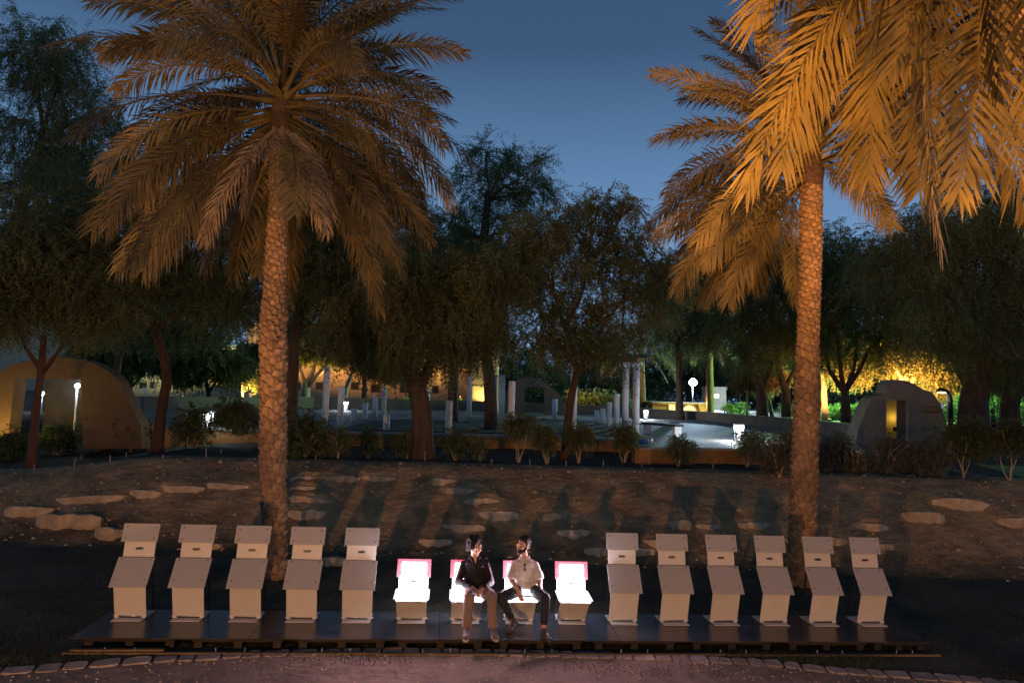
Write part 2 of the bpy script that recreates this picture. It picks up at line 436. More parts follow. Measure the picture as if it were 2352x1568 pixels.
# grass blades
def blades(name, pts, h0, h1, w, mt, lean=0.5):
    n = len(pts); P = np.asarray(pts, float)
    a = nr.uniform(0, 2 * PI, n); h = nr.uniform(h0, h1, n)
    s = np.stack([np.cos(a), np.sin(a), np.zeros(n)], 1) * (w / 2)
    b = nr.uniform(0, 2 * PI, n); q = np.stack([np.cos(b), np.sin(b), np.zeros(n)], 1) * (h * lean * nr.uniform(0.2, 1.3, n))[:, None]
    tip = P + q; tip[:, 2] += h
    V = np.stack([P - s, P + s, tip], 1).reshape(-1, 3)
    F = np.arange(3 * n).reshape(-1, 3)
    o = mobj(name, np_mesh(name, V, F, M[mt])); tag(o, kind='stuff'); return o
gp = []
for i in range(44000):
    if i < 16000:
        x = rng.uniform(-9, 9); y = kerb_y(x) + 0.22 + abs(rng.gauss(0, 0.5)) - 0.05
    else:
        x = rng.uniform(-12, 12); y = rng.uniform(8.6, 14.9)
    ya = 9.97 + 0.0899 * x
    if abs(x) < 5.75 and ya - 0.84 < y < ya + 0.4: continue
    d = SIN(1.9 * x + 0.7 * y) + SIN(2.7 * y - 1.3 * x) + rng.random() * 1.6
    if d < 0.35: continue
    gp.append((x, y, float(terrain(x, y)) - 0.01))
tag(blades('grass', gp, 0.03, 0.10, 0.012, 'grass', 0.8), 'short dry grass scattered over the dark lawn around the deck', 'grass')
sp = []
for i in range(9000):
    x = rng.uniform(-14, 14); y = rng.uniform(13.7, 18.6)
    if SIN(1.1 * x + 0.5 * y) + SIN(1.7 * y - 0.9 * x) + 0.35 * (x > 3) + rng.random() < 0.7: continue
    sp.append((x, y, float(terrain(x, y)) - 0.01))
tag(blades('weeds', sp, 0.03, 0.12, 0.012, 'grass', 1.0), 'sparse dry weeds growing on the sandy slope', 'weeds')
# pebbles on path and slope
pv, pf = [], []
for i in range(1500):
    if i < 700:
        x = rng.uniform(-7, 7); y = kerb_y(x) - abs(rng.gauss(0, 0.6)); s = rng.uniform(0.006, 0.02)
    else:
        x = rng.uniform(-13, 13); y = rng.uniform(13.9, 18.4); s = rng.uniform(0.012, 0.05) * (1.5 if rng.random() < .1 else 1)
    z = float(terrain(x, y)); n0 = len(pv)
    for d_ in ((1, 0, 0), (0, 1, 0), (-1, 0, 0), (0, -1, 0), (0, 0, .7), (0, 0, -.7)):
        pv.append((x + d_[0] * s * rng.uniform(.7, 1.3), y + d_[1] * s * rng.uniform(.7, 1.3), z + d_[2] * s + s * .2))
    for a, b in ((0, 1), (1, 2), (2, 3), (3, 0)):
        pf += [(n0 + a, n0 + b, n0 + 4), (n0 + b, n0 + a, n0 + 5)]
tag(mobj('gravel', np_mesh('gravel', pv, pf, M['slab'])), 'loose pale pebbles scattered on sandy path and slope', 'gravel', kind='stuff')

# kerb of rough paving stones
kerb = empty('kerb'); tag(kerb, kind='structure')
x = -7.4
while x < 7.6:
    w = rng.uniform(0.17, 0.34); dp = rng.uniform(0.19, 0.24); h = 0.075
    xc = x + w / 2; yc = float(kerb_y(xc)) + 0.04 + rng.uniform(-0.015, 0.015)
    sl = (float(kerb_y(xc + 0.3)) - float(kerb_y(xc - 0.3))) / 0.6
    b = MB(); top, bot = [], []; hw, hd = w / 2 - .004, dp / 2
    for (ca, sa) in ((1, .72), (.80, 1), (0, 1.02), (-.80, 1), (-1, .72), (-1, -.72), (-.80, -1), (0, -1.03), (.80, -1), (1, -.72)):
        px, py = ca * hw * rng.uniform(.95, 1.02), sa * hd * rng.uniform(.92, 1.06)
        bot.append((px, py, 0)); top.append((px * .95, py * .94, h + rng.uniform(-.006, .006)))
    n = 10
    mid = [(p[0] * 1.04, p[1] * 1.04, h - 0.018) for p in top]
    vs_ = bot + mid + top
    fs = [(k, (k + 1) % n, n + (k + 1) % n, n + k) for k in range(n)] + [(n + k, n + (k + 1) % n, 2 * n + (k + 1) % n, 2 * n + k) for k in range(n)] + [tuple(range(2 * n, 3 * n))]
    b.add(vs_, fs)
    o = b.build('paving_stone', M['kerb'], kerb, (xc, yc, float(terrain(xc, yc)) - 0.060))
    o.rotation_euler = (rng.uniform(-.04, .04), rng.uniform(-.04, .04), math.atan(sl) + rng.uniform(-.04, .04))
    x += w + rng.uniform(0.0, 0.012)

for (p, w, h) in SLW:
    dep = rng.uniform(0.22, 0.34)
    nx = 7; vs_, fs = [], []
    # irregular slab: front face, flat top, rounded ragged ends
    prof = []
    for i in range(nx + 1):
        u = i / nx; e = (1 - abs(2 * u - 1) ** 4)
        prof.append((-w / 2 + w * u, (0.70 + 0.30 * e) * h + rng.uniform(-.07, .07) * h, rng.uniform(-.05, .05) + (1 - e) * 0.14, rng.uniform(-0.1, .1) * h))
    for (px, hh, off, bb) in prof:
        vs_ += [(px, off + .02, -0.14), (px, off - .015, bb * .4 + hh * .35), (px, off + .004, hh * .96), (px, off + .035, hh), (px * .96, off * .5 + dep, hh - .05)]
    for i in range(nx):
        for k in range(4): fs.append((i * 5 + k, (i + 1) * 5 + k, (i + 1) * 5 + k + 1, i * 5 + k + 1))
    fs += [(0, 1, 2, 3, 4), tuple(nx * 5 + k for k in (4, 3, 2, 1, 0))]
    b = MB(); b.add(vs_, fs)
    o = b.build('stone_slab', M['slab'], bank, (p.x, p.y, p.z))
    o.rotation_euler = (0, rng.uniform(-.05, .05) + TAU, rng.uniform(-.12, .12))

# ------------------------------------------------------------------ plaza
PZ = 1.75
per_px = [(330, 940), (720, 936), (1100, 943), (1400, 952), (1540, 960), (1620, 965), (1718, 976), (1800, 985), (1880, 997), (1960, 1010)]
per = [at_z(x, y, PZ) for x, y in per_px]
front = [at_z(342, 979, PZ), at_z(760, 991, PZ), at_z(1180, 1001, PZ), at_z(1462, 1009, PZ), at_z(1464, 1027, PZ), at_z(1610, 1028, PZ), at_z(1770, 1031, PZ), at_z(1990, 1042, PZ)]
b = MB(); n = len(front)
ring = front + per[::-1]
b.add([(p.x, p.y, PZ) for p in ring], [tuple(range(len(ring)))])
tag(b.build('plaza', M['paving']), kind='structure')
# joints of the paving: narrow darker strips would be paint; slabs are laid as a raised coping instead
rw = empty('retaining_wall', front[2]); tag(rw, 'low ochre retaining wall holding up the front edge of the plaza', 'wall')
rw.location = (0, 0, 0)
b = MB(); c = MB()
for p, q in zip(front[:-1], front[1:]):
    d = (q - p).normalized(); nrm = Vector((d.y, -d.x, 0))
    def stp(a, o, z): return (a.x + nrm.x * o, a.y + nrm.y * o, z)
    b.add([stp(p, 0.06, 0.3), stp(q, 0.06, 0.3), stp(q, 0.06, PZ - 0.07), stp(p, 0.06, PZ - 0.07), stp(p, -.4, .3), stp(q, -.4, .3), stp(q, -.4, PZ - .07), stp(p, -.4, PZ - .07)],
          [(0, 1, 2, 3), (3, 2, 6, 7), (0, 3, 7, 4), (1, 5, 6, 2)])
    L = (q - p).length; k = max(1, int(L / 1.2)); 
    for i in range(k):
        a0 = p + (q - p) * (i / k) + d * 0.006; a1 = p + (q - p) * ((i + 1) / k) - d * 0.006
        cc = MB()
        cc.add([stp(a0, .10, PZ - .066), stp(a1, .10, PZ - .066), stp(a1, .10, PZ + .006), stp(a0, .10, PZ + .006), stp(a0, -.28, PZ - .066), stp(a1, -.28, PZ - .066), stp(a1, -.28, PZ + .006), stp(a0, -.28, PZ + .006)],
               [(0, 1, 2, 3), (3, 2, 6, 7), (4, 7, 6, 5), (0, 3, 7, 4), (1, 5, 6, 2), (0, 4, 5, 1)])
        cc.build('coping_stone', M['coping'], rw)
b.build('wall_face', M['retaining'], rw)
# turf beds on the plaza
b = MB()
tp = [at_z(x, y, PZ + .03) for x, y in [(770, 986), (850, 967), (930, 963), (1060, 967), (1085, 961), (1300, 963), (1390, 969), (1418, 986), (1425, 1000), (1180, 994), (900, 988)]]
b.add([(p.x, p.y, PZ + .03) for p in tp] + [(p.x, p.y, PZ + .001) for p in tp], [tuple(range(len(tp)))] + [(i, (i + 1) % len(tp), len(tp) + (i + 1) % len(tp), len(tp) + i) for i in range(len(tp))])
tag(b.build('turf_bed', M['turf']), 'dark green turf bed among the white columns on the plaza', 'grass', kind='stuff')
# perimeter wall
pw = MB()
for p, q, h0, h1 in zip(per[:-1], per[1:], (.7, .75, .72, .62, .55, .55, .55, .58, .6), (.75, .72, .62, .55, .55, .55, .58, .6, .6)):
    d = (q - p).normalized(); nn = Vector((-d.y, d.x, 0)) * 0.35
    z0 = PZ - .05
    pw.add([(p.x, p.y, z0), (q.x, q.y, z0), (q.x, q.y, PZ + h1), (p.x, p.y, PZ + h0), (p.x + nn.x, p.y + nn.y, z0), (q.x + nn.x, q.y + nn.y, z0), (q.x + nn.x, q.y + nn.y, PZ + h1), (p.x + nn.x, p.y + nn.y, PZ + h0)],
           [(0, 1, 2, 3), (3, 2, 6, 7), (5, 4, 7, 6), (0, 3, 7, 4), (1, 5, 6, 2)])
tag(pw.build('perimeter_wall', M['plaster_grey']), 'low curved grey wall bounding the far side of the plaza', 'wall')

# ------------------------------------------------------------------ white columns
COLS = [(745.6, 841.7, 977, 14.2, 'tallest white column at the left end of the colonnade'), (780.7, 887.8, 977, 14, 'medium tall white column just right of the tallest left one'),
        (812.3, 938.3, 968.6, 14, 'short white stump column in front of a lit bollard'), (837.8, 925, 962.6, 13, 'short white column with chipped top behind the turf corner'),
        (860.8, 906.2, 957.5, 12, 'plain mid height white column left of the farther taller one'), (881, 888.6, 952.6, 11, 'slender white column with a dark stain near its top'),
        (887, 953, 989, 15, 'short white stump at the front edge of turf'), (1030, 920, 994, 15.7, 'white column at the turf edge right of the big tree trunk'),
        (1077, 861, 958.6, 11, 'tall thin white column partly veiled by hanging leaves'), (1173, 876, 997, 15, 'tall white column standing right of the twin mirror pillars'),
        (984, 891, 945, 5, 'far thin white column beside the big tree trunk'), (1273.8, 916.5, 959.4, 11, 'white column in front of the central arched wall'),
        (1370.4, 942, 968, 10.5, 'shortest stump in the right hand column row'), (1384, 938.5, 973.7, 12, 'second shortest stump in the right hand column row'),
        (1399, 923.6, 980, 12.4, 'middling white column in the right hand row'), (1416, 905.7, 986, 13.2, 'white column next to the pergola posts, no capital')]
for (x, yt, yb, w, lab) in COLS:
    p = at_z(x, yb, PZ); k = p.y / FPX; h = (yb - yt) * k; r_ = w * k / 2
    b = MB(); pts = [(0, 0, 0), (0, 0, h * .5), (0, 0, h - .03), (0, 0, h)]
    b.tube(pts, [r_, r_, r_, r_ * .94], 20)
    o = b.build('column', M['column'], None, p); tag(o, lab, 'column', 'white columns on the plaza')
# twin mirror pillars
for (x, lab) in ((1130.6, 'left of the twin brushed steel pillars on the turf'), (1149, 'right of the twin brushed steel pillars on the turf')):
    p = at_z(x, 984, PZ); k = p.y / FPX
    b = MB(); b.box((0, 0, 123 * k / 2), (14 * k, 14 * k, 123 * k), Matrix.Rotation(0.35, 3, 'Z'))
    tag(b.build('steel_pillar', M['mirror'], None, p, .01), lab, 'pillar', 'twin steel pillars')
# pergola: three posts with capitals carrying beams
pg = empty('pergola', at_z(1436, 990, PZ)); tag(pg, 'white pergola of three round posts with square capitals under thin beams', 'pergola')
pgm = pg.location.copy(); tops = []
for (x, yt, yb, w) in ((1316, 826, 990, 16), (1436, 830, 990, 15), (1460, 829, 998, 16)):
    p = at_z(x, yb, PZ); k = p.y / FPX; h = (yb - yt) * k; r_ = w * k / 2; q = p - pgm
    b = MB(); b.tube([q, q + V3(0, 0, h - .22)], r_, 20); o = b.build('post', M['column'], pg)
    b = MB(); b.box(q + V3(0, 0, h - .15), (r_ * 3.0, r_ * 3.0, .18)); b.build('capital', M['column'], o)
    tops.append(q + V3(0, 0, h + .02))
b = MB(); b.bar(tops[0] + V3(-.3, 0, 0), tops[1] + V3(.4, 0, 0), .16, .16); b.build('beam', M['frame_dark'], pg)
b = MB(); b.bar(tops[1] + V3(-.1, 0.2, .165), tops[2] + V3(.4, -.2, .165), .14, .16); b.build('beam', M['frame_dark'], pg)
b = MB(); b.bar(tops[0] + V3(-.3, 1.2, .10), tops[1] + V3(.6, 1.2, .12), .12, .12); b.build('beam', M['frame_dark'], pg)

# benches
def bench(x, y, L, yaw, lab, mtop='frame_dark'):
    p = at_z(x, y, PZ); e = empty('bench', p, yaw); tag(e, lab, 'bench', 'benches on the plaza')
    b = MB(); b.box((0, 0, .41), (.45, L, .08)); b.build('seat', M[mtop], e, None, .01)
    for s in (-1, 1):
        b = MB(); b.box((0, s * (L / 2 - .12), .185), (.40, .10, .37)); b.build('leg', M['column'], e)
bench(1520, 999, 1.7, R(38), 'dark topped bench with pale slab legs on the bright plaza')
bench(1345, 961, 2.0, R(82), 'low grey bench behind the pergola posts', 'plaster_grey')

# bollard lamps
def bollard(p, h, w, lab, power, lit=True, col=LED):
    e = empty('bollard_lamp', p); tag(e, lab, 'bollard', 'bollard lamps around the plaza')
    b = MB(); b.box((0, 0, .03), (w, w, .06)); b.build('base', M['steel'], e)
    for sx_ in (-1, 1):
        for sy in (-1, 1):
            b = MB(); b.box((sx_ * w * .42, sy * w * .42, h * .5), (.025, .025, h - .08)); b.build('post', M['steel'], e)
    b = MB(); b.box((0, 0, h - .02), (w * 1.1, w * 1.1, .04)); b.build('cap', M['steel'], e)
    b = MB(); b.tube([(0, 0, .08), (0, 0, h * .6), (0, 0, h - .045)], [w * .18, w * .25, w * .38], 10); b.build('diffuser', M['led'] if lit else M['column'], e)
    if lit:
        for k in range(4):
            a = PI / 4 + k * PI / 2
            lamp('lamp', 'POINT', Vector(p) + V3(COS(a) * w * .8, SIN(a) * w * .8, h * .8), power * K_BOL / 4, col, e, .04)
for (x, yt, yb, lab, P) in ((793, 922, 943, 'lit bollard behind the short left columns', 34), (1483.6, 941, 963, 'lit bollard right of the pergola by the far wall', 48),
                            (1697, 980, 1014, 'nearest lit bollard on right part of the plaza', 70), (476.5, 949, 985, 'lit bollard seen through shrubs left of the palm trunk', 9)):
    p = at_z(x, yb, PZ); k = p.y / FPX
    bollard(p, max(.6, (yb - yt) * k), .26, lab, P)
for (x, yt, yb, lab) in ((333, 889, 913, 'unlit bollard before the pale building at left'), (575, 902, 922, 'unlit bollard left of the palm trunk near the building')):
    p = at_z(x, yb, PZ); k = p.y / FPX
    bollard(p, (yb - yt) * k, .3, lab, 0, False)

# blue plastic bag
bm = MB(); b2 = MB(); p = at_z(1470, 1018, PZ + .003)
for i in range(5): bm.sphere((rng.uniform(-.14, .18), rng.uniform(-.08, .08), .06 + rng.uniform(0, .03)), rng.uniform(.07, .12), (1.3, 1, .75), None, 9, 6)
b2.sphere((.30, 0, .09), .11, (1, .9, .8)); b2.sphere((.36, .03, .15), .06)
o = empty('plastic_bag', p); tag(o, 'crumpled blue and white plastic bag left on the plaza edge', 'bag')
bm.build('bag_body', M['bag'], o); b2.build('bag_neck', M['bag_pale'], o)

# ------------------------------------------------------------------ ruined arch walls with doorways
def arch_wall(name, lab, outline, d, thick, mt, zbase):
    """outline in picture units, first and last points stand on the ground; door notch included"""
    P = [at_d(x, y, d) for x, y in outline]
    c = Vector((sum(p.x for p in P) / len(P), d, zbase))
    e = empty(name, c); tag(e, lab, 'wall', 'plastered walls with doorways')
    bm_ = bmesh.new()
    vs_ = [bm_.verts.new((p.x - c.x, 0, max(p.z, zbase - .3) - c.z)) for p in P]
    f = bm_.faces.new(vs_)
    ex = bmesh.ops.extrude_face_region(bm_, geom=[f])
    for v in ex['geom']:
        if isinstance(v, bmesh.types.BMVert): v.co.y += thick
    bmesh.ops.triangulate(bm_, faces=[q for q in bm_.faces if len(q.verts) > 4])
    bmesh.ops.recalc_face_normals(bm_, faces=bm_.faces)
    me = bpy.data.meshes.new('wall_body'); bm_.to_mesh(me); bm_.free(); me.materials.append(M[mt])
    mobj('wall_body', me, e); return e, c
gA = 1.15
eA, cA = arch_wall('arch_wall', 'rounded ochre wall with wide square doorway, lamps shining inside, at far left',
    [(-70, 1030), (-60, 900), (-30, 868), (0, 852), (30, 836), (90, 823), (140, 819), (190, 826), (215, 834), (242, 848), (262, 862), (276, 880), (287, 904), (300, 930), (310, 950), (322, 972), (326, 1030),
     (190, 1030), (186, 871), (35, 867), (15, 1030)], 22.6, .55, 'plaster', gA)
b = MB(); p0 = at_d(112, 860, 24.4) - cA; p1 = at_d(200, 1030, 24.4) - cA
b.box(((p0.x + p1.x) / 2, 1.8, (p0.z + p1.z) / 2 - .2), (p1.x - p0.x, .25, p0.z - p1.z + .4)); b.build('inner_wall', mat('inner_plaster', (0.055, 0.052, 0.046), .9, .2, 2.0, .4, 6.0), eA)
gC = PZ - .03
arch_wall('arch_wall', 'grey rounded wall with doorway behind the columns at the centre',
    [(1140, 955), (1150, 920), (1170, 885), (1190, 871), (1215, 865), (1240, 869), (1258, 882), (1285, 905), (1300, 930), (1308, 955), (1251, 955), (1251, 889), (1205, 889), (1204, 955)], 46, .7, 'plaster_grey', gC)
eR, cR = arch_wall('arch_wall', 'stepped broken wall with a narrow yellow lit doorway at right',
    [(1955, 1060), (1972, 985), (1990, 938), (2003, 915), (2014, 908), (2036, 904), (2040, 885), (2050, 872), (2082, 873), (2100, 882), (2122, 895), (2140, 900), (2152, 915), (2162, 935), (2172, 962), (2182, 1000), (2190, 1060),
     (2086, 1060), (2086, 919), (2036, 918), (2034, 1060)], 24.5, .75, 'plaster_grey', 1.2)
b = MB(); p0 = at_d(2020, 900, 26.0) - cR; p1 = at_d(2065.5, 1060, 26.0) - cR
b.box(((p0.x + p1.x) / 2, 1.5, (p0.z + p1.z) / 2), (p1.x - p0.x, .25, p0.z - p1.z)); b.build('inner_wall', M['plaster'], eR)
# rubble ledge on its right shoulder
b = MB(); q = at_d(2140, 940, 24.5) - cR; b.sphere(q + V3(0, .05, 0), .4, (1.1, .5, .35), None, 12, 8); b.build('broken_ledge', M['plaster'], eR)

# ------------------------------------------------------------------ buildings
def box_building(name, lab, x0, x1, d, ytop, zb, depth, mt, windows, group=None):
    P0 = at_d(x0, 900, d); P1 = at_d(x1, 900, d); zt = at_d((x0 + x1) / 2, ytop, d).z
    e = empty(name, ((P0.x + P1.x) / 2, d, zb)); tag(e, lab, 'building', group)
    W = P1.x - P0.x; H = zt - zb
    b = MB(); b.box((0, depth / 2, H / 2), (W, depth, H)); b.build('wall', M[mt], e)
    b = MB(); b.box((0, depth / 2, H + .125), (W + .2, depth + .2, .245)); b.build('parapet', M[mt], e)
    for (wx, wy, ww, wh) in windows:
        c = at_d(wx, wy, d) - e.location; k = d / FPX
        b = MB(); w_, h_ = ww * k, wh * k
        for (ox, oz, a, q) in ((-w_ / 2, 0, .08, h_), (w_ / 2, 0, .08, h_), (0, h_ / 2, w_ - .085, .08), (0, -h_ / 2, w_ - .085, .08)):
            b.box((c.x + ox, -.03, c.z + oz), (a, .1, q))
        o = b.build('window', M['frame_dark'], e)
        b = MB(); b.box((c.x, -.012, c.z), (w_ - .085, .03, h_ - .085)); b.build('pane', M['window'], o)
    return e
k1 = [(680, 886, 20, 15), (735, 886, 18, 15), (815, 886, 17, 16), (862, 891, 19, 18), (929, 892, 20, 18), (1000, 894, 14, 17), (742, 822, 22, 16), (690, 822, 20, 16), (620, 885, 18, 15), (830, 826, 18, 16)]
box_building('building', 'long ochre building with square dark windows behind the columns', 560, 1075, 72, 752, 1.5, 9, 'building', k1)
box_building('building', 'low pale building with a planted roof behind the left trees', 265, 555, 76, 795, 1.5, 9, 'building', [(330, 885, 14, 12), (350, 884, 8, 14), (404, 884, 12, 14), (460, 884, 11, 14), (513, 880, 22, 14)])
box_building('tower', 'tall beige tower block seen through the leaves at far left', -120, 151, 95, 535, 1.5, 14, 'building', [(85, 735, 8, 32), (105, 722, 6, 26), (60, 640, 8, 30), (110, 640, 6, 26)])
box_building('tower', 'bright yellow floodlit narrow block above the railing at centre', 1080, 1142, 70, 796, 1.5, 6, 'building', [(1118, 840, 10, 22)])
# dark gate wall with railing
e = empty('railing_wall', at_d(1110, 925, 66)); tag(e, 'dark gate wall with black iron railing below the yellow block', 'wall')
k = 66 / FPX
b = MB(); b.box((0, 0, .75), (50 * k, .3, 1.75)); b.build('gate_wall', M['iron'], e)
for i in range(14):
    b = MB(); b.bar((-24 * k + i * 48 * k / 13, 0, 1.63), (-24 * k + i * 48 * k / 13, 0, 2.25), .05); b.build('railing_bar', M['iron'], e)
b = MB(); b.bar((-25 * k, 0, 2.28), (25 * k, 0, 2.28), .06); b.build('rail', M['iron'], e)
# low building with half round lattice and glowing steps
e = empty('garden_pavilion', at_d(1560, 950, 62)); tag(e, 'low pavilion with yellow lit niches and a half round white lattice', 'building')
o0 = e.location; k = 62 / FPX
def lp(x, y, dy=0): return at_d(x, y, 62 + dy) - o0
a0, a1 = lp(1500, 927), lp(1628, 962)
b = MB(); b.box(((a0.x + a1.x) / 2, 1.2, (a0.z + a1.z) / 2), (a1.x - a0.x, 2, a0.z - a1.z)); b.build('wall', M['plaster'], e)
b = MB(); b.box(((a0.x + a1.x) / 2, 1.0, a0.z + .1), (a1.x - a0.x + .4, 2.6, .19)); b.build('roof', M['plaster_grey'], e)
c0 = lp(1583.5, 947, 0); r_ = 15.5 * k
b = MB()
arc = [c0 + V3(COS(PI * i / 16) * r_, -.02, SIN(PI * i / 16) * r_) for i in range(17)]
b.tube(arc, .07, 6); o = b.build('lattice', M['lattice'], e)
for i in range(7):
    b = MB(); a = PI * (i + 0.5) / 7; b.bar(c0 + V3(0, -.02, 0), c0 + V3(COS(a) * r_, -.02, SIN(a) * r_), .06, .06); b.build('lattice_bar', M['lattice'], o)
b = MB(); b.tube([c0 + V3(COS(PI * i / 12) * r_ * .55, -.02, SIN(PI * i / 12) * r_ * .55) for i in range(13)], .05, 6); b.build('lattice_ring', M['lattice'], o)
b = MB(); b.add([c0 + V3(0, .12, 0)] + [p + V3(0, .14, 0) for p in arc], [(0, i + 2, i + 1) for i in range(16)]); b.build('lit_back', emit('fanlight', (1, .93, .8), 0.55), o)
for i, (x, y, w) in enumerate(((1607, 929, 14), (1610, 935, 20), (1613, 941, 26), (1616, 946, 30))):
    c = lp(x, y); b = MB(); b.box((c.x, -.3 - .25 * i, c.z), (w * k, .5, .22)); b.build('step', M['lamp_warm'] if False else M['plaster'], e)
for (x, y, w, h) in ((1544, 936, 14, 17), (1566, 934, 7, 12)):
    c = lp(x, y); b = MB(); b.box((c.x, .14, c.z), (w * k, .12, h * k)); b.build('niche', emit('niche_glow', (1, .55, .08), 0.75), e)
lamp('lamp', 'POINT', o0 + lp(1612, 926, -2.2), 420, (1, .6, .2), e, .1)
lamp('lamp', 'POINT', o0 + lp(1545, 932, -1.6), 90, (1, .55, .15), e, .1)
# lit window far right of it
box_building('pavilion', 'small far kiosk with one lit window right of the mid palm', 1628, 1668, 80, 893, 1.5, 3, 'plaster_grey', [])
b = MB(); p = at_d(1646, 909, 79.9); b.box(p, (.55, .06, .45)); tag(b.build('lit_window', emit('window_glow', (1, .75, .45), 1.6)), 'small glowing window on the far kiosk', 'window')

# ------------------------------------------------------------------ the deck and its chairs
AL = R(5.152)
DM = Matrix.Translation((0.197, 9.97, 0.197 * TAU)) @ Matrix.Rotation(AL, 4, 'Z') @ Matrix.Rotation(R(0.66), 4, 'Y')
deck = empty('deck'); deck.matrix_world = DM
tag(deck, 'long low black deck on pallets carrying the row of chairs', 'deck')
U0, U1, VF, VB = -5.713, 5.732, -.725, .385
cuts = [U0, -3.55, -1.12, 1.31, 3.74, U1]
for a, c in zip(cuts[:-1], cuts[1:]):
    b = MB(); b.box(((a + c) / 2, (VF + VB) / 2, -.009), (c - a - .006, VB - VF, .018)); b.build('deck_panel', M['deck'], deck, None, .0015)
b = MB(); b.box(((U0 + U1) / 2, (VF + VB) / 2 + .03, -.0265), (U1 - U0 - .06, VB - VF - .06, .013)); b.build('underlay', M['black'], deck)
u = U0 + .12
while u < U1 - .5:
    w = min(1.12, U1 - u - .05)
    b = MB(); b.box((u + w / 2, VF + .10, -.050), (w, .09, .028)); b.build('pallet_board', M['pallet'], deck)
    b = MB(); b.box((u + w / 2, VF + .55, -.050), (w, .09, .028)); b.build('pallet_board', M['pallet'], deck)
    for f in (.06, .5, .94):
        b = MB(); b.box((u + w * f, VF + .12, -.104), (.10, .09, .078)); b.build('pallet_block', M['black'], deck)
    for f in (.3, .62):
        b = MB(); b.tube([(u + w * f, VF - .075, -.138), (u + w * f, VF - .075, -.085)], .007, 6); b.tube([(u + w * f, VF - .075, -.137), (u + w * f, VF - .075, -.128)], .018, 6); b.build('threaded_rod', M['steel'], deck)
    u += w + rng.uniform(.12, .26)
for (a, c, v, z) in ((U0 - .02, -1.9, VF - .12, -.142), (-1.88, 2.72, VF - .125, -.141), (2.74, U1 + .06, VF - .115, -.142), (U0 + .05, -4.55, VF - .09, -.118)):
    b = MB(); b.bar((a, v, z), (c, v + .015, z + .004), .045, .022); b.build('batten', M['batten'], deck)

